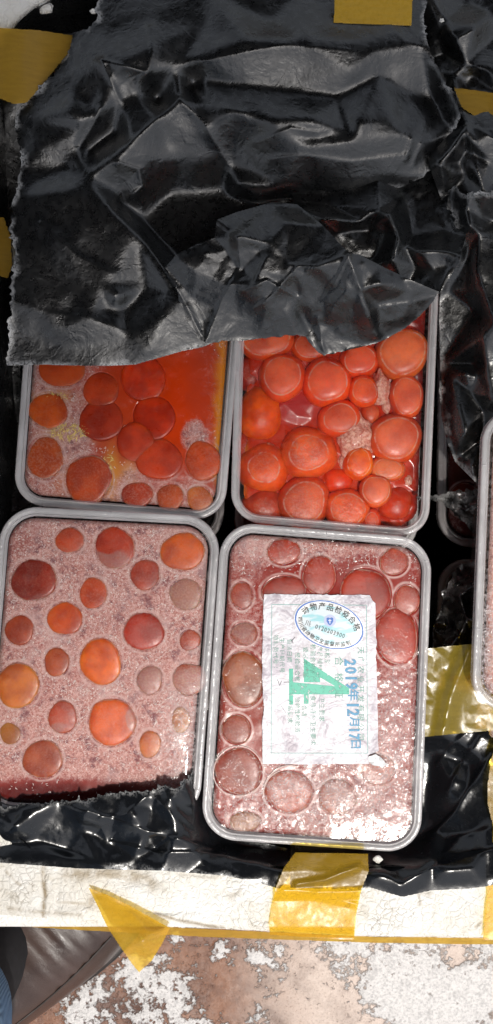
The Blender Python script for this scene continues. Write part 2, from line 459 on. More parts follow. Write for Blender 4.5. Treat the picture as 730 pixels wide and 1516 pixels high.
def mat_sticker():
    m = M('oval_sticker_face'); n = m.noise(110, 2, .5, vec=m.stretch(1, 2.5, 1, .5))
    col = m.mix(m.step(n, .45, .62), (.72, .80, .85), (.36, .68, .74))
    return m.done(m.pbr(Base_Color=col, Roughness=.25, Coat_Weight=.4))

def mat_ink(name, col, worn=.0):
    m = M(name); n = m.noise(300, 4, .65)
    p = m.pbr(Base_Color=col, Roughness=.45)
    if worn <= 0: return m.done(p)
    tr = m.n('ShaderNodeBsdfTransparent')
    return m.done(m.mixsh(m.step(n, worn-.12, worn+.08), tr, p))

FILM = mat_film(); WET = mat_film_wet(); RIM = mat_plastic_rim(); WALL = mat_tub_wall(); PANEL = mat_panel()
ICE = mat_ice(); YOLK = mat_yolk(); TISSUE = mat_tissue(); FOAM = mat_foam(); FLOOR = mat_floor()
TAPE = mat_tape('yellow_tape_film', .30, (.80, .48, .04), (.99, .76, .12)); TAPED = mat_tape('yellow_tape_layers', .70, (.50, .29, .035), rough=.3)
TAPEO = mat_tape('yellow_tape_over_black', .62, (.34, .25, .035), rough=.16)
PAPER = mat_paper(); STICK = mat_sticker()
GREEN = mat_ink('green_ink', (.07, .30, .22), .47); GREENL = mat_ink('green_ink_solid', (.06, .46, .32), .42); BLUE = mat_ink('blue_stamp_ink', (.04, .26, .46), .40)
BLACKI = mat_ink('black_ink', (.03, .035, .04)); NAVY = mat_ink('blue_ink', (.05, .16, .52)); TEAL = mat_ink('teal_line_ink', (.12, .38, .34), .35); PEN = mat_ink('pen_ink', (.05, .05, .07))

# ------------------------------------------------------------------ floor
def build_floor():
    xs = np.concatenate([np.array([-4, -2, -1, -.6, -.4]), np.arange(-.26, .2601, .0013), np.array([.4, .6, 1, 2, 4])])
    ys = np.concatenate([np.array([-4, -2, -1, -.6, -.45]), np.arange(-.40, -.2399, .0013), np.array([-.2, 0, .3, .6, 1, 2, 4])])
    X, Y = np.meshgrid(xs, ys)
    px = X/(S*1.25)+CX; py = -Y/(S*1.25)+CY
    rng = np.random.RandomState(5)
    f = .42+.0*X
    blobs = [(365+x*1.0, y, r, a) for x, y, r, a in [(-145, 1450, 40, .16), (-110, 1510, 60, .16), (-40, 1405, 18, .16), (-20, 1470, 45, -.16), (60, 1440, 60, .05), (45, 1500, 50, .10),
             (150, 1420, 45, .16), (230, 1460, 60, .2), (300, 1420, 70, .18), (340, 1480, 60, .16), (250, 1510, 50, .14), (130, 1490, 60, -.06), (310, 1412, 18, -.3), (-60, 1420, 25, -.15), (15, 1410, 22, .15), (-250, 1500, 40, .2), (-170, 1432, 18, .2), (60, 1515, 30, -.2), (185, 1510, 35, -.12)]]
    for bx, by, r, a in blobs: f = f+a*np.exp(-((px-bx)**2+(py-by)**2)/(2*(r*.7)**2))
    # regular-grid noise sampled by pixel position
    GX, GY = np.meshgrid(np.arange(-100, 900, 2.0), np.arange(1300, 1700, 2.0))
    nz = vnoise(GX, GY, 60, 3, 5)
    ix = np.clip(((px+100)/2).astype(int), 0, nz.shape[1]-1); iy = np.clip(((py-1300)/2).astype(int), 0, nz.shape[0]-1)
    f = f+.17*nz[iy, ix]
    z = np.where(f > .5, .0008, 0.0)*np.clip((f-.48)*12, 0, 1)
    n, mm = X.shape; idx = np.arange(X.size).reshape(X.shape)
    F = np.stack([idx[:-1, :-1].ravel(), idx[:-1, 1:].ravel(), idx[1:, 1:].ravel(), idx[1:, :-1].ravel()], axis=1)
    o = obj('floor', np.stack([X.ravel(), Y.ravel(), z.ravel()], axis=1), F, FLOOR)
    a = o.data.attributes.new('sunlit_tint', 'FLOAT', 'POINT'); a.data.foreach_set('value', np.clip((px-330)/140+.0*py, 0, 1).ravel().astype(np.float32))  # ramp to the right: stronger sun painted in as a paler floor tint
    a = o.data.attributes.new('paint', 'FLOAT', 'POINT'); a.data.foreach_set('value', f.ravel().astype(np.float32))
    tag(o, kind='structure', label='rust-brown floor with peeling white paint')
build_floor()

# ------------------------------------------------------------------ foam box
BOX = empty('foam_box', (0.05, 0.04, 0.0), 'open white foam box with taped rim holding all the tubs', 'foam box')
RIMZ = .004
def rrect(x0, x1, y0, y1, r, seg=8):
    P = []
    for cx, cy, a0 in ((x1-r, y1-r, 0), (x0+r, y1-r, 90), (x0+r, y0+r, 180), (x1-r, y0+r, 270)):
        for i in range(seg+1):
            a = R(a0+90*i/seg); P.append((cx+r*math.cos(a), cy+r*math.sin(a)))
    return P
def build_box():
    k = S*(D-RIMZ)/D
    ix0, ix1 = (-14-CX)*k, (1010-CX)*k; iy0, iy1 = -(1288-CY)*k, -(-14-CY)*k
    ox0, ox1 = (-92-CX)*k, (1092-CX)*k; oy0, oy1 = -(1376-CY)*k, -(-95-CY)*k
    zt = Z0+RIMZ; rings = []
    def ring(x0, x1, y0, y1, r, z): rings.append([(x, y, z) for x, y in rrect(x0, x1, y0, y1, r)])
    def o(i, r, z): ring(ox0+i, ox1-i, oy0+i, oy1-i, r, z)
    def n(i, r, z): ring(ix0-i, ix1+i, iy0-i, iy1+i, r, z)
    o(.034, .02, .0005); o(.030, .022, .003); o(.010, .022, zt-.045); o(.002, .022, zt-.035); o(0, .022, zt-.004); o(.0012, .021, zt-.001); o(.004, .02, zt)
    n(.003, .052, zt); n(.0008, .05, zt-.001); n(0, .05, zt-.004); n(-.004, .046, .031); n(-.008, .044, .027)
    V = [p for r_ in rings for p in r_]; m = len(rings[0]); F = []
    for a in range(len(rings)-1):
        for i in range(m):
            j = (i+1) % m; F.append((a*m+i, a*m+j, (a+1)*m+j, (a+1)*m+i))
    F.append(tuple((len(rings)-1)*m+i for i in range(m))); F.append(tuple(reversed(range(m))))
    obj('box_shell', V, F, FOAM, BOX)
build_box()

def tape(name, outline, zf, mat, step=2.5, label=None):
    return sheet(name, outline, zf, step, mat, BOX, {'edge': lambda X, Y, d: X*0}, label=label)

def poly_z(pts, sig=3.0, noise=(), seed=1, ridges=(), floor_=None):
    """height function from hand placed heights (mm) + crumple noise + ridge lines"""
    def f(X, Y, d):
        st = X[0, 1]-X[0, 0]
        P = [(p[0], p[1]) for p in pts]; V = [p[2] for p in pts]
        x0, x1, y0, y1 = X.min(), X.max(), Y.min(), Y.max()
        for cx, cy in ((x0-40, y0-40), (x1+40, y0-40), (x1+40, y1+40), (x0-40, y1+40), ((x0+x1)/2, y0-40), ((x0+x1)/2, y1+40), (x0-40, (y0+y1)/2), (x1+40, (y0+y1)/2)):
            j = min(range(len(pts)), key=lambda i: (pts[i][0]-cx)**2+(pts[i][1]-cy)**2); P.append((cx, cy)); V.append(V[j])
        z = lininterp(P, V, X, Y)
        z = blur(z, sig/st)
        for i, (sp, amp, stretch, ang, bl) in enumerate(noise):
            z = z+blur(facet(X, Y, sp, seed*17+i, stretch, R(ang)), bl/st)*amp
        for line, amp, w in ridges:
            dd, qx, qy, _ = seg_dist(X, Y, line, closed=False)
            side = ((Y-qy)+.35*(X-qx))/(dd+.6)
            ww = w*(1.6+1.1*side)
            z = z+amp*.52*np.exp(-np.sqrt((dd/ww)**2+.06)*1.2)
        return z if floor_ is None else floor_+np.log1p(np.exp((z-floor_)/1.5))*1.5
    return f

# foam rim of the near wall: its own worn surface
def rim_z(X, Y, d):
    z = RIMZ*1000+1.0+.5*vnoise(X, Y, 60, 8, 3)+.25*facet(X, Y, 26, 4)
    z = z-3.5*np.clip((9-d)/9, 0, 1)**2
    for cx, cy, rx, ry, a in ((65, 1290, 3, 40, 1.2), (180, 1305, 45, 10, .9), (120, 1340, 30, 5, .8), (345, 1308, 14, 18, 1.4), (560, 1300, 20, 10, 1.0), (250, 1350, 30, 3, 1.2), (85, 1330, 5, 30, .8), (640, 1300, 30, 6, .8)):
        z = z-a*np.exp(-((X-cx)/rx)**2-((Y-cy)/ry)**2)
    return z
def rim_dirt(X, Y, d):
    z = .22*ell(X, Y, 20, 1330, 120, 50, .3)
    for line, w, a in (([(63, 1285), (67, 1320), (64, 1360)], 3, .8), ([(100, 1296), (160, 1292), (215, 1300), (228, 1312)], 10, .75), ([(140, 1320), (135, 1335)], 5, .5), ([(232, 1352), (262, 1362), (330, 1374)], 2.5, .9), ([(345, 1296), (352, 1318), (340, 1330)], 6, .35), ([(590, 1318), (620, 1316), (636, 1324)], 5, .5), ([(620, 1318), (622, 1340)], 2.5, .6), ([(10, 1345), (60, 1350), (120, 1355)], 3, .4), ([(85, 1335), (125, 1338)], 2, .5), ([(704, 1372), (712, 1366)], 2, .9), ([(10, 1290), (30, 1310)], 2, .5), ([(270, 1295), (320, 1300)], 3, .35)):
        z = z+a*np.exp(-(seg_dist(X+3*vnoise(X, Y, 14, 3), Y, line, False)[0]/w)**2)
    return np.clip(z, 0, 1)
sheet('worn_rim', [(-30, 1268), (760, 1296), (760, 1388), (560, 1386), (300, 1374), (120, 1366), (-30, 1356)], rim_z, 2.0, FOAM, BOX, {'dirt': rim_dirt})
# tape round the outside edge, seen as a yellow line under the rim
tape('tape_strip', [(-30, 1357), (130, 1366), (300, 1375), (560, 1387), (760, 1388), (760, 1399), (560, 1396), (300, 1387), (120, 1377), (-30, 1368)],
     lambda X, Y, d: 1.5-.35*np.clip(Y-(1361+X*.042), 0, 40)+.3*vnoise(X, Y, 40, 2), TAPED, 2.0, 'yellow tape running along the outer edge of the rim')
# strip folded over the rim
def fold_z(X, Y, d):
    z = 10.4+.35*vnoise(X, Y, 50, 12, 3)+.35*facet(X, Y, 40, 9, 2.5, 0)
    z = z-3.5*np.clip((Y-1322)/10, 0, 1)-3.5*np.clip((Y-1372)/14, 0, 1)**2-2*np.clip((1290-Y)/30, 0, 1)
    for line, a in (([(470, 1326), (545, 1342)], .8), ([(420, 1318), (500, 1322), (540, 1319)], .9), ([(440, 1309), (480, 1303), (530, 1283)], 1.2)):
        z = z+a*np.exp(-(seg_dist(X, Y, line, False)[0]/5)**2)
    return z
tape('tape_strip', [(437, 1262), (545, 1264), (546, 1290), (535, 1318), (528, 1350), (524, 1392), (400, 1384), (398, 1368), (402, 1345), (408, 1315), (420, 1285)], fold_z, TAPE, 2.0, 'yellow tape strip folded over the rim below the labelled tub')
# strip at the right edge
tape('tape_strip', [(735, 1098), (727, 1125), (722, 1160), (722, 1190), (730, 1225), (729, 1260), (718, 1262), (716, 1290), (722, 1320), (718, 1350), (715, 1392), (790, 1392), (790, 1098)],
     lambda X, Y, d: 7.4+.5*facet(X, Y, 40, 19, 1, 0)-5*np.clip((1300-Y)/80, 0, 1), TAPE, 2.5, 'yellow tape strip running up at the right edge')
# loose triangular flap
flapz = poly_z([(131, 1315, 7.5), (190, 1345, 9), (243, 1372, 10), (218, 1378, 15), (246, 1374, 12), (205, 1438, 10), (165, 1370, 13), (160, 1385, 9), (212, 1395, 17), (252, 1378, 6), (225, 1420, 8), (185, 1410, 13)], 2.5, ((24, .5, 1, 0, 2),), 31)
tape('loose_tape', [(131, 1314), (160, 1325), (195, 1342), (245, 1370), (252, 1374), (240, 1398), (225, 1422), (206, 1440), (196, 1428), (178, 1402), (160, 1375), (146, 1345)], flapz, mat_tape('yellow_tape_flap', .55, (.74, .44, .04), (.98, .72, .12)), 1.6, 'loose yellow tape flap folded into a point over the rim')
# tapes at the top
tape('tape_strip', [(-20, 40), (60, 45), (112, 53), (100, 80), (80, 105), (60, 130), (40, 152), (20, 154), (0, 146), (-20, 138)], lambda X, Y, d: 6+10*np.exp(-((X-10)/60)**2)+.4*vnoise(X, Y, 50, 5), TAPED, 2.5, 'yellow tape sheet at the top left corner')
tape('tape_strip', [(496, -15), (612, -15), (609, 38), (494, 34)], lambda X, Y, d: 22+.5*vnoise(X, Y, 60, 3)-.03*Y, mat_tape('yellow_tape_top', .85, (.66, .40, .05)), 2.5, 'short yellow tape end at the top edge')
tape('tape_strip', [(672, 130), (700, 133), (760, 142), (760, 205), (728, 187), (700, 170), (684, 160)], lambda X, Y, d: 14+.8*facet(X, Y, 22, 3)+.04*(Y-130), TAPED, 2.0, 'crinkled yellow tape at the upper right edge')
tape('tape_strip', [(-20, 320), (6, 322), (16, 350), (18, 395), (12, 412), (-20, 405)], lambda X, Y, d: -2+.5*vnoise(X, Y, 40, 3), TAPED, 2.5)
def rt_z(X, Y, d):
    z = -6+.9*facet(X, Y, 46, 77, 2.2, 70)+.25*facet(X, Y, 12, 78)
    z = z+3.5*np.exp(-(seg_dist(X, Y, [(694, 965), (668, 1030), (655, 1095)], False)[0]/12)**2)
    return z
tape('tape_strip', [(628, 961), (660, 957), (700, 953), (790, 944), (790, 1080), (735, 1081), (690, 1085), (628, 1091)], rt_z, TAPEO, 1.8, 'wide wrinkled yellow tape over black film beside the labelled tub')

# ------------------------------------------------------------------ tubs
def bil(q, u, v):
    (ax, ay), (bx, by), (cx, cy), (dx, dy) = q   # TL TR BR BL
    return (ax*(1-u)*(1-v)+bx*u*(1-v)+cx*u*v+dx*(1-u)*v, ay*(1-u)*(1-v)+by*u*(1-v)+cy*u*v+dy*(1-u)*v)
def rq(q, r, inset=0.0, seg=12, sub=10):
    w = (math.dist(q[0], q[1])+math.dist(q[3], q[2]))/2; h = (math.dist(q[0], q[3])+math.dist(q[1], q[2]))/2
    rr = max(4, r-inset); P = []
    c = [(inset+rr, inset+rr, 180), (w-inset-rr, inset+rr, 270), (w-inset-rr, h-inset-rr, 0), (inset+rr, h-inset-rr, 90)]
    for i, (cx, cy, a0) in enumerate(c):
        arc = [(cx+rr*math.cos(R(a0+90*k/seg)), cy+rr*math.sin(R(a0+90*k/seg))) for k in range(seg+1)]
        P += arc
        nx, ny, na = c[(i+1) % 4]; e = (nx+rr*math.cos(R(na)), ny+rr*math.sin(R(na))); s = arc[-1]
        P += [(s[0]+(e[0]-s[0])*t/sub, s[1]+(e[1]-s[1])*t/sub) for t in range(1, sub)]
    return [bil(q, x/w, y/h) for x, y in P]

def loft(loops, close_last=False):
    m = len(loops[0]); V = [p for l in loops for p in l]; F = []
    for a in range(len(loops)-1):
        for i in range(m):
            j = (i+1) % m; F.append((a*m+i, (a+1)*m+i, (a+1)*m+j, a*m+j))
    if close_last: F.append(tuple((len(loops)-1)*m+i for i in range(m)))
    return V, F

PXMM = 1/(S*1000)
def make_tub(q, zl, label, r=50, wetf=None, hazef=None, hgt=52, lid=True, rimw=12.5, bulge=None, rimmat=None, group='clear plastic tubs of frozen yolks', waves=True):
    c = bil(q, .5, .5); cw = W(c[0], c[1], zl)
    root = empty('plastic_tub', (cw[0], cw[1], cw[2]-hgt/1000-.001), label, 'tub', group)
    def loop(inset, dz):
        return [(W(x, y, zl)[0], W(x, y, zl)[1], Z0+zl+dz/1000) for x, y in rq(q, r, inset)]
    # body: outer wall, floor, inner wall
    prof = [(2.5, -4.2), (5.5, -4.6), (6.5, -8), (18, -hgt+4), (22, -hgt+1), (28, -hgt)]
    V, F = loft([loop(a, b) for a, b in prof], True)
    obj('tub_body', V, F, WALL, root)
    k = rimw/14.0
    prof = [(1.2, -6.0), (0.0, -5.8), (0, -1.4), (.5, -.6), (1.4, -.1), (2.6, .1), (5.5*k, .1), (7.6*k, .0), (8.8*k, -.35), (9.8*k, -.9), (10.6*k, -.9), (11.2*k, -.45), (12.0*k, -.3), (12.8*k, -.6), (13.6*k, -1.6), (15*k, -2.4)]
    V, F = loft([loop(a, b) for a, b in prof])
    # little moulded notches across the rim
    out = rq(q, r, 1.5); inn = rq(q, r, 9*k)
    for i in range(3, len(out), 7):
        a, b = out[i], inn[i]; d = (b[0]-a[0], b[1]-a[1]); L = math.hypot(*d); tx, ty = -d[1]/L*.9, d[0]/L*.9
        base = len(V)
        for dz in (-1.0, .38):
            for p, sg in ((a, 1), (b, 1), (b, -1), (a, -1)):
                w = W(p[0]+tx*sg, p[1]+ty*sg, zl); V.append((w[0], w[1], Z0+zl+dz/1000))
        F += [tuple(base+4+t for t in (0, 1, 2, 3))]+[(base+t, base+(t+1) % 4, base+4+(t+1) % 4, base+4+t) for t in range(4)]
    lidr = obj('lid', V, F, rimmat or RIM, root)
    if lid:
        zz = zl*1000-2.4
        zero = lambda X, Y, d: X*0
        sheet('lid_panel', rq(q, r, 14.5*k), lambda X, Y, d: zz+.25*vnoise(X, Y, 90, 3)+(bulge(X, Y)*np.clip(d/8, 0, 1) if bulge else 0), 4.0 if not wetf else 3.0, PANEL, lidr,
              {'wet': wetf or zero, 'haze': hazef or zero}, zplane=zl*1000)
    return root

def superblob(cx, cy, rx, ry, ztop, cut, rz=None, seed=0, seg=30):
    """one frozen yolk: a slightly uneven ball whose top was pressed flat"""
    rng = random.Random(seed); a1, a2, a3 = rng.uniform(0, 6.3), rng.uniform(0, 6.3), rng.uniform(0, 6.3)
    k = (D-ztop)/D*S; x0, y0, _ = W(cx, cy, ztop)
    RX, RY = rx*k, ry*k; RZ = rz or min(RX, RY)*.95
    cz = Z0+ztop-cut*RZ; tilt = rng.uniform(-.03, .03), rng.uniform(-.03, .03)
    V = []; cap = []; rows = 20
    capr = math.sqrt(max(0, 1-cut*cut))
    lat = [0]+[math.asin(min(1, capr*f)) for f in (.3, .6, .8, .9, .96, 1.0, 1.0001)]
    th0 = math.asin(min(1, capr)); 
    lat = [th0*f for f in (0.0, .3, .55, .75, .87, .95, 1.0)]+[th0+(math.pi-th0)*f for f in (.04, .09, .16, .25, .35, .46, .58, .70, .82, .92, 1.0)]
    for th in lat:
        for i in range(seg):
            a = 2*math.pi*i/seg
            w = 1+.035*math.sin(2*a+a1)+.028*math.sin(3*a+a2)+.015*math.sin(5*a+a3)
            s = math.sin(th); z = math.cos(th)
            over = z-cut; kk = .028 if cut < .4 else .07
            dz = -kk*math.log(math.exp(-z/kk)+math.exp(-(cut+.04)/kk))*RZ
            if over > 0: dz += min(over*RZ*.08, .0004)
            x = RX*s*w*math.cos(a); y = RY*s*w*math.sin(a)
            V.append((x0+x, y0+y, cz+dz+(x*tilt[0]+y*tilt[1])*(1 if over > -.1 else 0))); cap.append(s/max(capr, 1e-3) if th <= th0+.0001 else 1+(th-th0)*1.2)
    F = []
    for r_ in range(len(lat)-1):
        for i in range(seg):
            j = (i+1) % seg; F.append((r_*seg+i, (r_+1)*seg+i, (r_+1)*seg+j, r_*seg+j))
    return V, F, cap

def yolk(parent, cx, cy, rx, ry, ztop, cut, col, patch=-1.0, frost=.2, ringk=.6, flat=0.0, rugged=.2, seed=0, label=None, name='yolk'):
    V, F, cap = superblob(cx, cy, rx, ry, ztop, cut, None, seed)
    o = obj(name, V, F, YOLK, parent)
    a = o.data.attributes.new('cap', 'FLOAT', 'POINT'); a.data.foreach_set('value', np.array(cap, dtype=np.float32))
    c = srgb(*col); o.color = (*c, 1)
    o['patch'] = float(patch); o['frost'] = float(frost); o['ringk'] = float(ringk); o['flat'] = float(flat); o['rugged'] = float(rugged)
    if label: o['label'] = label
    return o


def ice_block(root, q, r, zl, yolks, base, frostf, tintf, depth=3.4, step=1.5, inset=16, ringk=1.0, rough=.35, ringsel=None, zextra=None, sink=1.6):
    zt = zl*1000-depth
    def near(X, Y):
        d = np.full(X.shape, 1e9)
        for (cx, cy, rx, ry) in yolks:
            e = (np.sqrt(((X-cx)/rx)**2+((Y-cy)/ry)**2)-1)*min(rx, ry); d = np.minimum(d, e)
        return d
    def zf(X, Y, d):
        n = near(X, Y)
        z = zt-.1+.16*vnoise(X, Y, 34, 5, 3)+rough*vnoise(X, Y, 7, 6, 2)*frostf(X, Y)
        z = z-sink*np.clip((-n-2)/4, 0, 1)
        if zextra is not None: z = z+zextra(X, Y)
        return z-2.5*np.clip((7-d)/7, 0, 1)**2
    o = sheet('ice_surface', rq(q, r, inset), zf, step, ICE, root,
              {'ringd': lambda X, Y, d: np.clip(near(X, Y), -5, 20), 'frost': lambda X, Y, d: frostf(X, Y), 'ringk': (lambda X, Y, d: ringsel(X, Y)) if ringsel else (lambda X, Y, d: X*0+ringk)},
              tintf)
    # block sides so that the fluid has its depth
    def loop(i, dz): return [(W(x, y, zl)[0], W(x, y, zl)[1], Z0+dz/1000) for x, y in rq(q, r, i)]
    V, F = loft([loop(inset+.5, zt-1.8), loop(inset+2, zt-6), loop(inset+10, zl*1000-48), loop(inset+14, zl*1000-50)], True)
    s = obj('ice_side', V, F, ICE, root)
    n = len(V)
    for an, val in (('ringd', 20.), ('frost', .12), ('ringk', 0.)):
        a = s.data.attributes.new(an, 'FLOAT', 'POINT'); a.data.foreach_set('value', np.full(n, val, np.float32))
    a = s.data.attributes.new('tint', 'FLOAT_COLOR', 'POINT'); a.data.foreach_set('color', np.tile(np.array([*srgb(*base), 1], np.float32), n))
    return o

def paint(base, blobs):
    """albedo of the clear frozen fluid from soft patches: (cx,cy,rx,ry,(r,g,b),soft,opacity)"""
    b0 = np.array(srgb(*base))
    def f(X, Y):
        c = np.broadcast_to(b0, X.shape+(3,)).copy()
        wob = vnoise(X, Y, 22, 9, 3)*5; wob2 = vnoise(X, Y, 22, 10, 3)*5
        for cx, cy, rx, ry, col, soft, op in blobs:
            k = (ell(X+wob, Y+wob2, cx, cy, rx, ry, soft)*op)[..., None]
            c = c*(1-k)+np.array(srgb(*col))*k
        return c
    return f

# quads: TL TR BR BL
Q1 = [(52, 290), (370, 300), (332, 772), (18, 746)]
Q2 = [(354, 305), (655, 312), (635, 797), (341, 771)]
Q3 = [(2, 748), (328, 765), (294, 1218), (-36, 1200)]
Q4 = [(328, 772), (641, 797), (623, 1265), (296, 1242)]
ZL1 = ZL2 = -.0095; ZL3 = ZL4 = 0.0

# ---- tub 3, lower left
T3 = make_tub(Q3, ZL3, 'clear tub at lower left, frosted orange balls, front edge under torn black film', 55,
              wetf=lambda X, Y, d: .9*ell(X, Y, 285, 1110, 45, 75, .4)+.06,
              hazef=lambda X, Y, d: .30*ell(X, Y, 285, 1100, 35, 80, .4)+.02, bulge=lambda X, Y: 2.3*np.exp(-(((X-236)/44)**2+((Y-1075)/75)**2)/2))
Y3 = [(103, 800, 22, 20, (190, 70, 42), -.3, .15), (170, 811, 31, 32, (178, 54, 30), .1, .1), (270, 817, 34, 30, (205, 88, 30), -.5, .12), (50, 859, 36, 32, (150, 42, 26), -.6, .1),
      (215, 851, 23, 24, (175, 62, 48), .25, .15), (138, 878, 22, 24, (190, 70, 38), .35, .2), (275, 880, 26, 24, (180, 110, 88), .9, .5), (96, 916, 27, 26, (208, 82, 24), -.6, .05),
      (29, 933, 22, 24, (172, 64, 28), -.5, .1), (213, 935, 31, 30, (170, 42, 24), -.6, .1), (281, 948, 16, 16, (175, 70, 58), .4, .3), (84, 980, 20, 22, (176, 74, 40), -.2, .1),
      (149, 980, 32, 37, (220, 98, 18), -.9, .02), (222, 1007, 20, 23, (165, 85, 80), .7, .25), (280, 1006, 25, 26, (170, 80, 70), .6, .5), (27, 1015, 33, 35, (200, 104, 30), -.7, .05),
      (93, 1062, 23, 25, (176, 66, 50), .2, .15), (166, 1069, 36, 38, (212, 88, 24), .05, .15), (268, 1066, 15, 20, (200, 130, 95), .1, .5), (222, 1102, 17, 21, (195, 100, 60), .1, .2),
      (15, 1086, 16, 17, (170, 98, 44), -.3, .1), (63, 1124, 31, 30, (170, 78, 58), .3, .15)]
B3 = empty('frozen_block', W(145, 980, -.055), 'frosty pink ice block with spaced orange balls filling the lower left tub', 'frozen block', 'frozen blocks inside the tubs')
fr3 = lambda X, Y: np.clip(.80-.95*ell(X, Y, 80, 1205, 230, 52, .14)-.25*ell(X, Y, 20, 770, 40, 60, .3)+.12*vnoise(X, Y, 60, 4), 0, 1)
ice_block(B3, Q3, 55, ZL3, [y[:4] for y in Y3], (120, 40, 35), fr3,
          paint((150, 62, 56), [(80, 1205, 230, 45, (96, 18, 14), .1, .95), (180, 890, 20, 20, (190, 110, 90), .3, .6), (200, 1140, 60, 30, (130, 95, 90), .5, .5), (130, 1080, 60, 30, (140, 90, 90), .5, .4)]), ringk=.75)
for i, (cx, cy, rx, ry, col, pt, fr) in enumerate(Y3):
    yolk(B3, cx, cy, rx, ry, ZL3-.0034, .30, col, pt, fr, .5, 0, .10, 100+i)

# ---- tub 4, lower right, with the label
wet4 = lambda X, Y, d: np.clip(1.0*ell(X, Y, 480, 1200, 150, 75, .25)+.9*ell(X, Y, 580, 1080, 40, 110, .3)+.25*ell(X, Y, 470, 820, 120, 25, .3)+.10, 0, 1)
haze4 = lambda X, Y, d: .35*np.clip(.45*ell(X, Y, 545, 1195, 75, 60, .4)+.35*ell(X, Y, 590, 1050, 30, 90, .4)+.25*ell(X, Y, 430, 1180, 90, 45, .4)+.02, 0, 1)
T4 = make_tub(Q4, ZL4, 'clear tub at lower right with white paper label, frozen red balls under wet lid', 52, wetf=wet4, hazef=haze4)
Y4 = [(420, 817, 26, 20, (196, 62, 40), -.5, .15), (583, 832, 22, 21, (190, 64, 42), -.2, .2), (473, 852, 27, 30, (180, 50, 28), -.9, .02), (421, 876, 34, 25, (172, 46, 28), -.9, .02),
      (541, 880, 39, 41, (180, 48, 28), -.9, .02), (358, 882, 17, 21, (180, 66, 52), -.2, .2), (602, 889, 20, 24, (182, 62, 46), 0, .2), (587, 942, 33, 44, (184, 50, 28), -.9, .03), (361, 938, 20, 18, (176, 76, 64), .3, .35),
      (361, 1005, 33, 43, (158, 74, 32), -.6, .05), (350, 1080, 22, 23, (160, 66, 56), .1, .2), (353, 1142, 36, 36, (170, 70, 60), -.2, .15), (428, 1172, 37, 33, (182, 72, 56), -.1, .3), (363, 1216, 24, 16, (170, 110, 92), .2, .5),
      (500, 1180, 30, 28, (176, 84, 76), .3, .4), (560, 1140, 26, 24, (176, 80, 70), .4, .4)]
B4 = empty('frozen_block', W(470, 1015, -.055), 'red frozen block with merged dark red balls under the labelled lid', 'frozen block', 'frozen blocks inside the tubs')
fr4 = lambda X, Y: np.clip(.36+.42*ell(X, Y, 460, 800, 150, 30, .3)-.35*ell(X, Y, 400, 1090, 80, 110, .4)+.12*ell(X, Y, 540, 1180, 90, 70, .3)-.6*ell(X, Y, 550, 905, 75, 80, .15)-.5*ell(X, Y, 440, 870, 60, 40, .2)+.12*vnoise(X, Y, 50, 14), 0, 1)
ice_block(B4, Q4, 52, ZL4, [y[:4] for y in Y4], (130, 40, 35), fr4,
          paint((146, 50, 42), [(440, 900, 80, 60, (150, 34, 20), .2, .9), (570, 920, 50, 75, (150, 34, 20), .2, .95), (390, 1060, 60, 60, (150, 58, 40), .3, .8), (400, 1140, 90, 60, (152, 56, 46), .4, .8), (520, 1190, 100, 50, (150, 92, 86), .4, .7)]),
          ringsel=lambda X, Y: np.clip(.9-.9*ell(X, Y, 500, 880, 60, 50, .2), 0, 1))
for i, (cx, cy, rx, ry, col, pt, fr) in enumerate(Y4):
    col = (col[0]*.92, col[1]*.90, col[2]*.85)
    yolk(B4, cx, cy, rx, ry, ZL4-.0034, .30, col, pt, fr, .7, 0, .06, 200+i)
# thin frozen ring on one yolk
def torus(cx, cy, rr, t, z, name, mat, parent, a0=0, a1=360, jit=0):
    V = []; n = 40; m = 6; rng = random.Random(3)
    for i in range(n+1):
        a = R(a0+(a1-a0)*i/n); w = 1+jit*math.sin(a*3)
        for j in range(m):
            b = 2*math.pi*j/m; rad = rr*w+t*math.cos(b)
            p = W(cx+rad*math.cos(a), cy+rad*math.sin(a), z); V.append((p[0], p[1], p[2]+t*S*math.sin(b)*.6))
    F = [(i*m+j, i*m+(j+1) % m, (i+1)*m+(j+1) % m, (i+1)*m+j) for i in range(n) for j in range(m)]
    return obj(name, V, F, mat, parent)
RINGM = mat_simple('frost_ring', (.74, .56, .52), .3)
torus(350, 1126, 6, 1.1, -.0028, 'frost_ring', RINGM, B4)
torus(353, 1142, 37, .9, -.0031, 'frost_ring', RINGM, B4, 0, 360, .02)
torus(428, 1172, 38, 1.3, -.0031, 'frost_ring', RINGM, B4, 150, 290, .02)
torus(420, 1172, 30, .9, -.0031, 'frost_ring', RINGM, B4, 160, 260, .04)

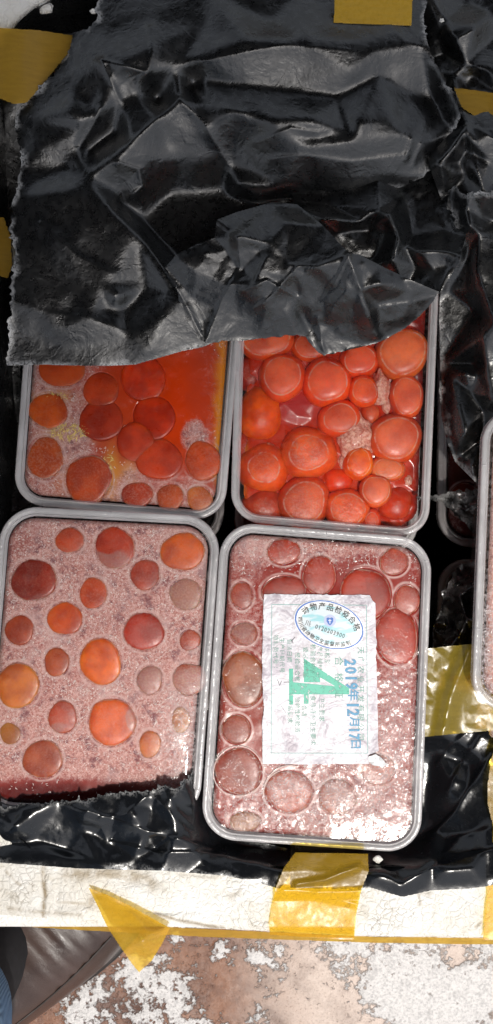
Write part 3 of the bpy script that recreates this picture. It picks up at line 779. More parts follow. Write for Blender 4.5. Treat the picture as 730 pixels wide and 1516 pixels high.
# ---- tub 1, upper left
T1 = make_tub(Q1, ZL1, 'clear tub at upper left, glossy orange pool in frozen balls, half under film', 46,
              wetf=lambda X, Y, d: .25*ell(X, Y, 320, 600, 15, 150, .5)+.03, hazef=lambda X, Y, d: 0*X)
Y1 = [(92, 548, 38, 26, (184, 66, 30), -.9, .05, 0), (72, 608, 30, 28, (192, 76, 32), -.7, .15, .8), (67, 678, 28, 33, (184, 74, 40), -.5, .40, .8), (131, 710, 36, 38, (178, 62, 34), -.7, .22, .7),
      (150, 577, 28, 28, (182, 56, 30), -.9, .08, 0), (150, 622, 34, 34, (168, 44, 24), -.9, .05, 0), (235, 680, 37, 32, (188, 54, 30), -.9, .08, 0), (300, 682, 28, 30, (188, 66, 40), -.9, .2, .2),
      (203, 732, 24, 20, (176, 56, 46), -.6, .4, .4), (252, 736, 21, 21, (182, 72, 50), -.5, .35, .7), (295, 738, 20, 19, (190, 92, 66), -.2, .4, .7), (200, 655, 30, 30, (186, 52, 22), -1, .02, 0), (212, 560, 36, 36, (196, 50, 16), -1, 0, 0), (228, 618, 34, 34, (190, 46, 14), -1, 0, 0),
      (180, 480, 38, 30, (180, 60, 30), -.9, .1, .3), (100, 430, 36, 36, (190, 70, 30), -.9, .1, .3), (280, 420, 36, 36, (190, 70, 30), -.9, .1, .3)]
B1 = empty('frozen_block', W(190, 530, -.062), 'orange frozen block with smooth clear pool and yellow smears, upper left tub', 'frozen block', 'frozen blocks inside the tubs')
fr1 = lambda X, Y: np.clip(.62-.95*ell(X, Y, 240, 585, 88, 105, .45)+.9*ell(X, Y, 289, 645, 22, 26, .2)+.3*ell(X, Y, 118, 650, 30, 30, .3)+.25*ell(X, Y, 190, 715, 30, 20, .3)-.5*ell(X, Y, 160, 660, 30, 60, .2)-.35*ell(X, Y, 320, 620, 20, 140, .2)+.15*vnoise(X, Y, 26, 24), 0, 1)
ice_block(B1, Q1, 46, ZL1, [y[:4] for y in Y1], (150, 50, 30), fr1,
          paint((178, 84, 70), [(230, 590, 95, 115, (200, 66, 22), .4, 1), (262, 600, 50, 70, (222, 66, 4), .35, .85), (210, 560, 30, 30, (190, 46, 10), .4, .6), (104, 640, 36, 18, (226, 176, 110), .4, .9), (72, 590, 34, 12, (226, 160, 60), .4, .9), (190, 700, 14, 16, (225, 170, 110), .4, .8), (95, 705, 14, 60, (214, 130, 60), .4, .6), (165, 715, 12, 45, (226, 160, 70), .4, .8), (329, 640, 11, 170, (226, 150, 40), .4, 1), (150, 768, 170, 7, (214, 110, 40), .4, .8), (300, 560, 25, 80, (196, 70, 40), .3, .6), (290, 760, 60, 8, (196, 80, 40), .4, .8), (118, 652, 22, 22, (170, 110, 110), .3, .8)]),
          ringsel=lambda X, Y: np.clip(.75-.9*ell(X, Y, 225, 600, 110, 110, .15), 0, 1), zextra=lambda X, Y: (-.6*ell(X, Y, 245, 585, 60, 75, .2)+.5*vnoise(X, Y, 30, 44, 3)))
for i, (cx, cy, rx, ry, col, pt, fr, rk) in enumerate(Y1):
    col = (min(255, col[0]*1.10), col[1]*1.18, col[2]*.9)
    yolk(B1, cx, cy, rx, ry, ZL1-.0035-(.0004 if rk == 0 else 0)-(.0005 if fr == 0 else 0), .30, col, pt, fr, rk, 0, .12, 300+i)
FAT = mat_simple('yellow_fat', (.85, .58, .20), .35, 700, .001, .35)
def splinters(parent, cx, cy, rx, ry, z, n, seed, mat, L=12):
    """feathery frozen fat: many thin raised slivers joined as one part"""
    rng = random.Random(seed); V = []; F = []
    for i in range(n):
        a = rng.uniform(0, 6.28); t = math.sqrt(rng.random()); x = cx+rx*t*math.cos(a); y = cy+ry*t*math.sin(a); b = rng.gauss(-.5, .9)+math.sin(x*.2)*.5; l = rng.uniform(.35, 1)*L; w = rng.uniform(.5, 1.1)
        dx, dy = math.cos(b)*l/2, math.sin(b)*l/2; nx, ny = -math.sin(b)*w, math.cos(b)*w; k = len(V)
        for p, zz in (((x-dx, y-dy), 0), ((x+nx, y+ny), .1), ((x+dx, y+dy), 0), ((x-nx, y-ny), .1), ((x, y), .5)):
            q = W(p[0], p[1], z); V.append((q[0], q[1], q[2]+zz/1000))
        F += [(k, k+3, k+4), (k+3, k+2, k+4), (k+2, k+1, k+4), (k+1, k, k+4)]
    o = obj('fat_slivers', V, F, mat, parent); o['kind'] = 'stuff'; return o
splinters(B1, 104, 640, 30, 12, ZL1-.0033, 90, 3, FAT, 14)
splinters(B1, 160, 690, 8, 20, ZL1-.0033, 26, 4, FAT, 10)
splinters(B1, 86, 586, 18, 5, ZL1-.0033, 22, 6, FAT, 8)

CRYS = mat_simple('ice_crystal', (.84, .76, .74), .3, 600, .0006, .12)
def crystals(parent, q, r_, z, n, seed, avoid, dens=None, L=5.5):
    """feathery ice crystals frozen under the lid, between the yolks"""
    rng = random.Random(seed); V = []; F = []; P = rq(q, r_, 19); got = 0; tries = 0
    def inside(x, y):
        c = False
        for i in range(len(P)):
            a, b = P[i], P[i-1]
            if (a[1] > y) != (b[1] > y) and x < (b[0]-a[0])*(y-a[1])/(b[1]-a[1])+a[0]: c = not c
        return c
    while got < n and tries < n*12:
        tries += 1
        if got % 3 == 0 or not V: x, y = bil(q, rng.random(), rng.random()); cx0, cy0 = x, y
        else: x, y = cx0+rng.gauss(0, 6), cy0+rng.gauss(0, 6)
        if any(((x-a)/(b1+2))**2+((y-b)/(b2+2))**2 < 1 for a, b, b1, b2 in avoid) or (dens and rng.random() > dens(x, y)) or not inside(x, y):
            cx0, cy0 = bil(q, rng.random(), rng.random()); continue
        got += 1
        b = rng.uniform(0, 3.14); l = rng.uniform(.3, 1)*L; w = rng.uniform(.35, .75); dx, dy = math.cos(b)*l/2, math.sin(b)*l/2; nx, ny = -math.sin(b)*w, math.cos(b)*w; k = len(V)
        bx, by = rng.gauss(0, 1), rng.gauss(0, 1)
        for p, zz in (((x-dx, y-dy), 0), ((x+nx+bx, y+ny+by), .12), ((x+dx, y+dy), 0), ((x-nx+bx, y-ny+by), .12), ((x+bx, y+by), .45)):
            q_ = W(p[0], p[1], z); V.append((q_[0], q_[1], q_[2]+zz/1000))
        F += [(k, k+3, k+4), (k+3, k+2, k+4), (k+2, k+1, k+4), (k+1, k, k+4)]
    o = obj('ice_crystals', V, F, CRYS, parent); o['kind'] = 'stuff'; return o
crystals(B3, Q3, 55, ZL3-.0034, 1500, 1, [y[:4] for y in Y3], lambda x, y: (.9 if y < 1140 else .25)*(.35+.65*(math.sin(x*.045+2)*math.sin(y*.037) > -.25)))
crystals(B4, Q4, 52, ZL4-.0034, 700, 2, [y[:4] for y in Y4]+[(560, 915, 62, 75)], lambda x, y: 1.0 if y < 870 or y > 1130 else .35)
crystals(B1, Q1, 46, ZL1-.0034, 600, 3, [y[:4] for y in Y1]+[(240, 580, 92, 100)], lambda x, y: 1.0)

# ---- tub 2, upper right: loose balls pressed under the lid
T2 = make_tub(Q2, ZL2, 'clear tub at upper right, loose glossy orange balls and pink scraps under clear lid', 44,
              wetf=lambda X, Y, d: .02+0*X, hazef=lambda X, Y, d: .03+0*X, rimw=12)
B2 = empty('frozen_block', W(490, 560, -.062), 'pile of glossy orange balls in red jelly, upper right tub', 'frozen block', 'frozen blocks inside the tubs')
Y2 = [(393, 500, 39, 30, -5, .5, (196, 78, 48), .6, .2), (459, 512, 27, 22, -8, .6, (190, 72, 44), .4, .2), (418, 556, 34, 33, -4, .58, (204, 76, 50), .8, .1), (485, 564, 34, 36, -4, .58, (212, 74, 42), .8, .1),
      (533, 532, 28, 26, -6, .6, (204, 70, 42), .5, .1), (597, 521, 37, 37, -4, .5, (200, 96, 60), .7, .1), (540, 578, 22, 23, -5, .6, (212, 80, 40), .6, .2), (603, 586, 25, 31, -5, .55, (196, 76, 52), .7, .2),
      (386, 612, 34, 42, -6, .9, (206, 84, 30), 0, .1), (504, 619, 32, 26, -5, .62, (196, 72, 50), .8, .1), (587, 648, 37, 37, -4, .55, (198, 84, 58), .8, .1), (457, 670, 41, 39, -4.5, .7, (196, 82, 48), .2, .9),
      (391, 692, 37, 38, -5.5, .75, (202, 82, 44), .4, .5), (532, 685, 22, 24, -5, .6, (222, 96, 36), .1, .1), (574, 694, 25, 19, -6, .6, (198, 96, 80), .7, .5), (502, 712, 22, 18, -8, .85, (202, 62, 36), .1, .2),
      (557, 726, 22, 24, -4, .5, (198, 88, 62), .8, .1), (451, 743, 38, 37, -4.5, .6, (186, 76, 56), .6, .8), (515, 754, 31, 31, -4.5, .6, (202, 82, 54), .5, .9), (392, 750, 33, 26, -8, .8, (166, 58, 44), .2, .5),
      (588, 748, 28, 30, -8, .9, (178, 58, 42), .1, .3), (551, 770, 14, 16, -7, .7, (186, 62, 48), .5, .3), (549, 612, 13, 17, -9, .8, (182, 78, 64), .3, .3), (369, 552, 18, 26, -12, .8, (140, 36, 30), .1, .3), (362, 662, 14, 24, -12, .8, (150, 38, 30), .1, .3),
      (450, 605, 30, 22, -15, .9, (160, 40, 34), 0, .3), (540, 650, 34, 34, -17, .9, (176, 50, 40), 0, .3), (590, 560, 30, 30, -17, .9, (176, 50, 40), 0, .3), (420, 720, 30, 30, -17, .9, (166, 40, 28), 0, .3), (565, 750, 30, 30, -18, .9, (166, 40, 28), 0, .3),
      (600, 440, 34, 34, -6, .6, (196, 80, 50), .6, .2), (530, 450, 34, 34, -6, .6, (196, 80, 50), .6, .2), (455, 440, 34, 34, -6, .6, (196, 80, 50), .6, .2), (390, 430, 34, 34, -6, .6, (196, 80, 50), .6, .2)]
for i, (cx, cy, rx, ry, zt, cut, col, fl, rg) in enumerate(Y2):
    col = tuple(min(255, c*k) for c, k in zip(col, (1.2, 1.12, .9)))
    yolk(B2, cx, cy, rx*1.09, ry*1.09, ZL2+zt/1000+.0005, cut+.08, col, -1, .12+.3*rg, .65 if cut < .8 else 0, fl*.55, rg, 400+i)
ice_block(B2, Q2, 44, ZL2, [], (120, 24, 20), lambda X, Y: np.clip(.04+.25*ell(X, Y, 600, 790, 60, 14, .3)+.1*vnoise(X, Y, 20, 3), 0, 1),
          paint((188, 46, 20), [(352, 640, 10, 160, (224, 130, 30), .5, .9), (380, 770, 40, 12, (220, 120, 40), .5, .8), (620, 600, 12, 190, (96, 22, 26), .4, .9), (440, 605, 30, 22, (170, 60, 66), .3, .7), (500, 690, 100, 60, (205, 66, 28), .4, .7)]),
          depth=11.5, step=2.0, inset=19, ringk=0, zextra=lambda X, Y: 1.6*facet(X, Y, 16, 5)+4*np.exp(-((X-352)/10)**2)+5*np.exp(-((Y-778)/10)**2))
def clump(parent, cx, cy, rx, ry, ztop, seed, name='tissue_scrap', n=26):
    """knobbly scrap of tissue: an icosphere pushed about"""
    bm = bmesh.new(); bmesh.ops.create_icosphere(bm, subdivisions=4, radius=1.0); rng = random.Random(seed)
    cs = [(Vector((rng.gauss(0, 1), rng.gauss(0, 1), rng.gauss(0, .6))).normalized(), rng.uniform(.05, .22)) for _ in range(n)]
    x0, y0, z0 = W(cx, cy, ztop); k = S
    V = []
    for v in bm.verts:
        d = v.co.normalized(); s = .8
        for c, a in cs:
            s += a*math.exp(-(1-d.dot(c))*28)
        s += .03*math.sin(d.x*19+seed)*math.sin(d.y*23)+.03*math.sin(d.z*31+d.x*17)
        V.append((x0+d.x*rx*k*s, y0+d.y*ry*k*s, z0-.006+d.z*.0065*s))
    F = [tuple(v.index for v in f.verts) for f in bm.faces]; bm.free()
    return obj(name, V, F, TISSUE, parent)
clump(B2, 526, 648, 31, 33, ZL2-.0035, 1, n=46); clump(B2, 516, 640, 14, 12, ZL2-.005, 2); clump(B2, 541, 664, 12, 12, ZL2-.005, 7)
clump(B2, 566, 574, 15, 28, ZL2-.0035, 3, n=34); clump(B2, 573, 600, 9, 14, ZL2-.007, 4); clump(B2, 508, 682, 10, 18, ZL2-.009, 5); clump(B2, 606, 712, 10, 16, ZL2-.010, 6); clump(B2, 615, 500, 12, 22, ZL2-.010, 8); clump(B2, 400, 660, 12, 6, ZL2-.009, 9)

# ---- raised tub at the right edge
Q5 = [(716, 604), (1040, 612), (1024, 1062), (698, 1050)]
ZL5 = .014
T5 = make_tub(Q5, ZL5, 'tub of pale yellowish ice cut off by the right edge', 50,
              wetf=lambda X, Y, d: .9*ell(X, Y, 735, 960, 60, 90, .3)+.1, hazef=lambda X, Y, d: .4*ell(X, Y, 740, 960, 60, 80, .4)+.15)
B5 = empty('frozen_block', W(870, 830, -.04), 'pale yellowish frozen block in the tub at the right edge', 'frozen block', 'frozen blocks inside the tubs')
ice_block(B5, Q5, 50, ZL5, [(800, 700, 34, 34), (860, 800, 36, 34), (790, 860, 30, 32)], (150, 130, 90), lambda X, Y: .75+0*X, paint((178, 160, 120), [(740, 900, 30, 100, (190, 150, 80), .5, .6)]), step=2.5)
for i, (x, y) in enumerate(((800, 700), (860, 800), (790, 860), (920, 700), (930, 920), (830, 960))): yolk(B5, x, y, 33, 33, ZL5-.0031, .3, (200, 120, 50), -.2, .2, .4, 0, .2, 500+i)

# ---- lower layer
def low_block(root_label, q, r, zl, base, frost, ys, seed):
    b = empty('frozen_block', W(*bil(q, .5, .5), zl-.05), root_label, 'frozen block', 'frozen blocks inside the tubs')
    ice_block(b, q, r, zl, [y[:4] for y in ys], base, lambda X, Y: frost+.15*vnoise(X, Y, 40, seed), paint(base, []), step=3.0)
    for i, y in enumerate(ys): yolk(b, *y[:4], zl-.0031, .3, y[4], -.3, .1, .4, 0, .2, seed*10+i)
ZLL = -.058
Q6 = [(652, 350), (930, 360), (918, 830), (648, 806)]; Q7 = [(650, 826), (930, 836), (915, 1270), (645, 1250)]
BEIGE = mat_simple('beige_lid_rim', (.42, .36, .27), .3, 200, .0004, .1)
make_tub(Q6, ZLL, 'lower tub with beige rim under film, right of the loose-ball tub', 46, rimmat=None, hazef=lambda X, Y, d: .08+0*X)
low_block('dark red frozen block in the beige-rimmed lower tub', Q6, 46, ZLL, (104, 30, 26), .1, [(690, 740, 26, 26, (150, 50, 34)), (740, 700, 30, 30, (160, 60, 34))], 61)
make_tub(Q7, ZLL, 'lower tub in shadow with torn black film across it, right of the labelled tub', 46)
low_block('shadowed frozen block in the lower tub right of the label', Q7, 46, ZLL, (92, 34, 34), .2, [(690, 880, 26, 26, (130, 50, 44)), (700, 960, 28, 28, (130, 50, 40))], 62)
Q8 = [(66, 330), (346, 338), (330, 808), (44, 786)]; Q9 = [(362, 338), (632, 344), (618, 822), (346, 812)]
Q10 = [(36, 832), (336, 842), (300, 1140), (10, 1130)]; Q11 = [(352, 845), (620, 852), (606, 1180), (330, 1170)]
make_tub(Q8, ZLL, 'lower tub mostly hidden beneath the upper left tub', 46, hgt=52)
make_tub(Q9, ZLL, 'lower tub showing a dark sliver between the four upper tubs', 46, hgt=52)
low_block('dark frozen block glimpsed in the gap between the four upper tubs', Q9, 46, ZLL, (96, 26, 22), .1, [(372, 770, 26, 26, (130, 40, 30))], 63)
make_tub(Q10, ZLL, 'lower tub hidden beneath the frosted lower left tub', 46, hgt=52)
make_tub(Q11, ZLL, 'lower tub hidden beneath the labelled tub', 46, hgt=52)

# ------------------------------------------------------------------ the paper label and its print
def lab_h(X, Y): return ZL4*1000-1.9+.16*np.sin(X*.05+1)*np.cos(Y*.035)+.16*np.sin(X*.021+Y*.03)
def lab_z(X, Y, d):
    z = lab_h(X, Y)
    z = z+1.6*np.exp(-((X-561)/10)**2-((Y-1124)/9)**2)+.7*np.exp(-((X-553)/7)**2-((Y-892)/8)**2)
    return z
LABEL = sheet('paper_label', ragged([(391, 880), (470, 880), (548, 881), (551, 888), (556, 893), (557, 960), (559, 1040), (560, 1100), (561, 1112), (546, 1118), (547, 1131), (470, 1131), (389, 1131), (388, 1070), (391, 1050), (388, 1000), (389, 940)], .35, 7, 5),
              lab_z, 1.5, PAPER, T4, label='white wet paper label with faded green print and oval sticker')
sheet('torn_paper', ragged([(545, 1120), (556, 1116), (565, 1122), (575, 1131), (568, 1136), (556, 1134), (547, 1128)], 1.2, 4, 8), lambda X, Y, d: -1.2+1.2*np.abs(facet(X, Y, 9, 3)), 1.0, mat_simple('silver_torn_paper', (.75, .75, .76), .2), LABEL, label='small torn curl at the label corner')

_cc = {}
def glyph(ch, bold=0.0):
    key = (ch, bold)
    if key in _cc: return _cc[key]
    cu = bpy.data.curves.new('t', 'FONT'); cu.body = ch; cu.resolution_u = 2; cu.offset = bold
    o = bpy.data.objects.new('t', cu); C.objects.link(o); bpy.context.view_layer.update()
    dg = bpy.context.evaluated_depsgraph_get(); me = o.evaluated_get(dg).to_mesh()
    me.calc_loop_triangles()
    V = [tuple(v.co[:2]) for v in me.vertices]; F = [tuple(t.vertices) for t in me.loop_triangles]
    o.evaluated_get(dg).to_mesh_clear(); bpy.data.objects.remove(o); bpy.data.curves.remove(cu)
    adv = max([v[0] for v in V], default=.4)
    _cc[key] = (V, F, adv); return _cc[key]

def lettering(name, items, mat, parent, lift=.16, label=None):
    """items: (char, x, y, size_px, angle deg clockwise, bold, xscale) centre positions on the label"""
    VV = []; FF = []
    for ch, x, y, s, ang, bold, xs in items:
        V, F, adv = glyph(ch, bold)
        if not V: continue
        xm = (min(v[0] for v in V)+max(v[0] for v in V))/2; cjk = ord(ch) > 255; ym = .36 if not cjk else .30
        a = R(ang); k = len(VV)
        for vx, vy in V:
            lx = (vx-xm)*s*xs; ly = -(vy-ym)*s
            px = x+lx*math.cos(a)-ly*math.sin(a); py = y+lx*math.sin(a)+ly*math.cos(a)
            z = (float(lab_z(np.array(px), np.array(py), 0))+lift)/1000
            w = W(px, py, z); VV.append(w)
        FF += [tuple(k+i for i in f) for f in F]
    if VV: return obj(name, VV, FF, mat, parent, smooth=False, label=label)

def run(text, x, y, dx, dy, size, ang, bold=0, xs=1): return [(c, x+dx*i, y+dy*i, size, ang, bold, xs) for i, c in enumerate(text)]
def flat(name, polys, mat, parent, lift=.12, label=None):
    """flat printed shape, gridded finely enough to follow the paper"""
    VV = []; FF = []
    for P in polys:
        k = len(VV)
        for px, py in P:
            z = (float(lab_z(np.array(px), np.array(py), 0))+lift)/1000; VV.append(W(px, py, z))
        FF.append(tuple(range(k, k+len(P))))
    return obj(name, VV, FF, mat, parent, smooth=False, label=label)
def strip(P0, P1, w, n=14):
    out = []; dx, dy = P1[0]-P0[0], P1[1]-P0[1]; L = math.hypot(dx, dy); nx, ny = -dy/L*w/2, dx/L*w/2
    for i in range(n):
        a, b = i/n, (i+1)/n
        out.append([(P0[0]+dx*a+nx, P0[1]+dy*a+ny), (P0[0]+dx*b+nx, P0[1]+dy*b+ny), (P0[0]+dx*b-nx, P0[1]+dy*b-ny), (P0[0]+dx*a-nx, P0[1]+dy*a-ny)])
    return out
fx0, fx1, fy0, fy1 = 402.5, 544.5, 895, 1115
flat('printed_frame', strip((fx0, fy0), (fx1-2, fy0+1), .8)+strip((fx1-2, fy0+1), (fx1, fy1), .8)+strip((fx1, fy1), (fx0-1, fy1), .8)+strip((fx0-1, fy1), (fx0, fy0), .8), TEAL, LABEL, .10)
# big green figure lying on its side
def quadstrip(a, b, c, d, n=10):
    out = []
    for i in range(n):
        t, u = i/n, (i+1)/n; L = lambda p, q, s: (p[0]+(q[0]-p[0])*s, p[1]+(q[1]-p[1])*s)
        out.append([L(a, b, t), L(a, b, u), L(d, c, u), L(d, c, t)])
    return out
flat('green_mark', quadstrip((450, 975), (517, 1019), (517, 1028), (450, 989))+quadstrip((434, 1010), (516, 1018), (516, 1028), (434, 1028))+quadstrip((428, 990), (434, 990), (434, 1043), (428, 1043))
     +quadstrip((450, 976), (456, 980), (456, 1010), (450, 1010))+quadstrip((450, 1028), (457, 1028), (457, 1042), (450, 1042))+quadstrip((456, 984), (474, 995), (474, 1010), (456, 1010), 6), GREENL, LABEL, .12, 'large green figure printed sideways')
it = run('天广农业开发有限公司', 533.5, 963, 0, 14.2, 11.5, 90)
lettering('lettering', it, mat_ink('green_ink_company', (.07, .30, .24), .40), LABEL, label='green company line running down')
lettering('lettering', run('合格证', 501, 979, 0, 24, 14, 90), mat_ink('green_ink_title', (.07, .32, .24), .40), LABEL, label='green title running down')
cols = [(484, 961, '本检验', 10.5), (473, 960, '产品辅材', 10), (463, 958, '检验合格生产', 10), (452, 962, '要求本产品', 10), (440, 970, '经检验合格', 9.5), (428, 950, '包装日期', 9.5), (417, 948, '生产日期代号', 9.5), (408, 944, '检验员代号：', 9.5),
        (476, 1036, '卫生要求', 10), (463, 1034, '食品符合卫生要求', 10), (450, 1048, '合格', 9.5), (440, 1036, '检验性检验员', 9.5), (429, 1040, '产品要求', 9.5)]
it = []
for x, y, t, s in cols: it += run(t, x, y, 0, s*.93, s*.88, 90)
lettering('lettering', it, GREEN, LABEL, label='faded green print running down in columns')
lettering('date_stamp', run('2019', 519, 981, .8, 11.6, 23, 90, .04, .85)+run('年', 522, 1029, 0, 0, 17, 90, .02)+run('12', 523, 1044, .5, 11, 24, 90, .04, .85)+run('月', 524, 1068, 0, 0, 16, 90, .02)+run('17', 525, 1081, 0, 10, 21, 90, .035, .85)+run('日', 526, 1102, 0, 0, 17, 90, .02), BLUE, LABEL, .26, label='blue stamped date running down')
for mk in (strip((411, 1006), (414, 1015), .8, 3)+strip((414, 1015), (417, 1008), .8, 3), strip((420, 1010), (428, 1010), .8, 3), strip((431, 950), (437, 943), .9, 3)+strip((434, 953), (432, 946), .9, 3), strip((416, 1045), (424, 1056), .5, 3)):
    flat('pen_mark', mk, PEN, LABEL, .2)
# oval sticker
OC = (487.5, 925.0); OA, OB, OANG = 52.5, 34.0, R(19)
def ov(a, k=1.0, ka=None):
    x = OA*k*math.cos(a); y = OB*(ka or k)*math.sin(a)
    return (OC[0]+x*math.cos(OANG)-y*math.sin(OANG), OC[1]+x*math.sin(OANG)+y*math.cos(OANG))
def ovz(x, y, l): return (float(lab_z(np.array(x), np.array(y), 0))+l)/1000
def oval(name, k0, k1, mat, lift, seg=64, rings=4, label=None):
    V = []; F = []
    for r_ in range(rings+1):
        k = k0+(k1-k0)*r_/rings
        for i in range(seg):
            p = ov(2*math.pi*i/seg, max(k, .002)); V.append(W(p[0], p[1], ovz(p[0], p[1], lift)))
    for r_ in range(rings):
        for i in range(seg):
            j = (i+1) % seg; F.append((r_*seg+i, r_*seg+j, (r_+1)*seg+j, (r_+1)*seg+i))
    return obj(name, V, F, mat, LABEL, label=label)
oval('oval_sticker', 0, 1.03, mat_simple('white_sticker_base', (.82, .83, .86), .25), .34, label='oval white and pale blue sticker with blue outline', rings=12)
oval('sticker_tint', 0, .80, STICK, .42, rings=10)
oval('sticker_ring', .955, 1.0, NAVY, .46, rings=1)
def arc(t0, t1, n, kx, ky):
    ts = np.linspace(R(t0), R(t1), 200); P = np.array([ov(t, kx, ky) for t in ts]); L = np.concatenate([[0], np.cumsum(np.hypot(*np.diff(P, axis=0).T))])
    return np.interp(np.linspace(0, L[-1], n), L, ts)
its = []
top = '动物产品检疫合格'
for i, (c, a) in enumerate(zip(top, arc(-160, -22, 8, .80, .72))):
    p = ov(a, .80, .72); q = ov(a+.02, .80, .72)
    ang = math.degrees(math.atan2(q[1]-p[1], q[0]-p[0])); its.append((c, p[0], p[1], 11.5, ang, .012, .95))
lettering('sticker_lettering', its, BLACKI, LABEL, .56)
its = []
bot = '四川省动物卫生监督所监制'
for i, (c, a) in enumerate(zip(bot, arc(166, 38, 12, .86, .80))):
    p = ov(a, .86, .80); q = ov(a-.02, .86, .80)
    ang = math.degrees(math.atan2(q[1]-p[1], q[0]-p[0])); its.append((c, p[0], p[1], 7.8, ang, .012, .95))
lettering('sticker_lettering', its, BLACKI, LABEL, .56)
its = []
num = '川: 0120203900'
for i, c in enumerate(num):
    u = -31+i*4.7; x = OC[0]+u*math.cos(OANG)-8.5*math.sin(OANG); y = OC[1]+u*math.sin(OANG)+8.5*math.cos(OANG)
    its.append((c, x, y, 9.2, 17, .008, .85))
lettering('sticker_lettering', its, BLACKI, LABEL, .56)
def disc(cx, cy, r, n=20): return [[(cx+r*math.cos(2*math.pi*i/n), cy+r*math.sin(2*math.pi*i/n)) for i in range(n)]]
flat('sticker_emblem', disc(488.5, 919, 9), mat_ink('pale_emblem_ink', (.50, .55, .75)), LABEL, .50)
flat('sticker_emblem', [[(483.5, 915), (486, 914), (488.5, 915.2), (491, 914), (493.5, 915), (493.5, 920), (491, 924), (488.5, 926), (486, 924), (483.5, 920)]], NAVY, LABEL, .56)
flat('sticker_emblem', strip((488.5, 916.5), (488.5, 923), 1.2, 2)+strip((486.3, 918.5), (490.7, 918.5), 1.0, 2), mat_ink('white_emblem_ink', (.8, .82, .9)), LABEL, .60)

# ------------------------------------------------------------------ black film
LINER = empty('black_liner', (0, 0, .035), 'black plastic film lining the foam box and hanging over its near rim', 'plastic liner')
def edgef(w, seed, lo=0.0, sides=None):
    def f(X, Y, d):
        n = vnoise(X, Y, 9, seed, 3)
        return np.clip(1.3-d/(w*(1+.8*n)+1e-3), 0, 1)*np.clip(.6+1.5*vnoise(X, Y, 26, seed+1, 2), 0, 1)
    return f
noedge = {'edge': lambda X, Y, d: X*0}
def fs(name, outline, pts, parent, noise, seed, sig=3, ridges=(), mat=None, step=1.8, tear=None, amp=1.2, tstep=5, edge=4.0, label=None, zs=1.0, floor_=None):
    P = ragged(outline, amp, tstep, seed, tear) if tear != [] else outline
    return sheet(name, P, poly_z([(p[0], p[1], p[2]*zs) for p in pts], sig, noise, seed, ridges, floor_), step, mat or FILM, parent, {'edge': edgef(edge, seed)} if edge else noedge, label=label)

# liner inside the box: floor and walls, slightly rumpled
def build_liner():
    k = S*(D-RIMZ)/D; V = []; loops = []
    for inset, z in ((.0022, Z0+RIMZ+.0015), (.002, Z0-.004), (.004, Z0-.03), (.006, Z0-.07), (.010, .045), (.016, .034), (.04, .0325)):
        P = rrect((-14-CX)*k+inset, (1010-CX)*k-inset, -(1288-CY)*k+inset, -(-14-CY)*k-inset, .048, 8)
        P0 = rrect((-14-CX)*k, (1010-CX)*k, -(1288-CY)*k, -(-14-CY)*k, .048, 8)
        out = []
        for i in range(len(P)):
            a, b = P[i], P[(i+1) % len(P)]; n = max(1, int(math.dist(P0[i], P0[(i+1) % len(P)])/.012))
            for j in range(n): t = j/n; out.append((a[0]+(b[0]-a[0])*t, a[1]+(b[1]-a[1])*t))
        rng = random.Random(7)
        loops.append([(x+(rng.uniform(-.0015, .0015) if inset > .003 else 0), y+(rng.uniform(-.0015, .0015) if inset > .003 else 0), z) for x, y in out])
    V, F = loft(loops, True); o = obj('liner_pocket', V, F, FILM, LINER)
    a = o.data.attributes.new('edge', 'FLOAT', 'POINT')
build_liner()

# near skirt, left of the folded tape
fs('film_skirt', [(-30, 1190), (20, 1195), (33, 1188), (60, 1190), (85, 1185), (120, 1186), (150, 1177), (190, 1172), (225, 1170), (245, 1160), (262, 1166), (272, 1152), (290, 1138), (300, 1130), (330, 1150), (360, 1240), (450, 1262), (440, 1268), (428, 1300), (414, 1316), (380, 1306), (330, 1296), (240, 1289), (120, 1286), (-30, 1275)],
   [(-30, 1192, 3), (20, 1197, 4), (35, 1190, 6), (25, 1225, 10), (50, 1205, 8), (50, 1245, 2), (90, 1188, 5), (120, 1190, 6), (150, 1180, 5), (120, 1200, 10), (120, 1225, 3), (180, 1174, 6), (190, 1190, 9), (170, 1200, 6), (200, 1210, 11), (240, 1162, 6), (250, 1185, 9), (225, 1195, 5), (270, 1158, 6), (285, 1190, 4), (284, 1160, 0), (300, 1135, -7), (300, 1160, -10), (305, 1200, -10), (322, 1245, -9), (360, 1256, -10), (288, 1200, -1),
    (165, 1225, 4), (215, 1235, 8), (260, 1230, 9), (296, 1225, -3), (330, 1235, -14), (300, 1248, -1), (230, 1255, 0), (170, 1250, 1), (100, 1262, 0), (0, 1250, 1), (150, 1280, 8.5), (240, 1284, 8.5), (330, 1290, 8.5), (40, 1276, 8.5), (-30, 1270, 8.5), (380, 1300, 8.5), (412, 1314, 8.5), (100, 1266, 5), (0, 1256, 5), (200, 1270, 5), (300, 1274, 5), (380, 1278, 6), (340, 1272, 3), (400, 1258, -10), (450, 1260, -10), (430, 1276, 2), (425, 1290, 8)],
   LINER, ((38, 1.0, 2.6, 6, 4.0), (15, .25, 2, 0, 1.5)), 41, 4.2,
   [([(120, 1212), (150, 1222), (160, 1245), (230, 1262), (300, 1262), (350, 1268)], 3.0, 5), ([(130, 1200), (200, 1225), (270, 1244), (292, 1250)], 2.5, 4), ([(150, 1210), (185, 1205), (215, 1180)], 2.5, 4), ([(230, 1180), (262, 1215), (285, 1240)], 2.5, 5), ([(245, 1170), (262, 1200), (285, 1222)], 2, 4), ([(15, 1230), (35, 1200), (70, 1190)], 2.5, 5), ([(260, 1240), (330, 1262), (380, 1262)], 2.2, 5)],
   WET, 1.6, list(range(0, 14)), 1.6, 3.5, 6, 'torn glossy black film over the front of the lower left tub')
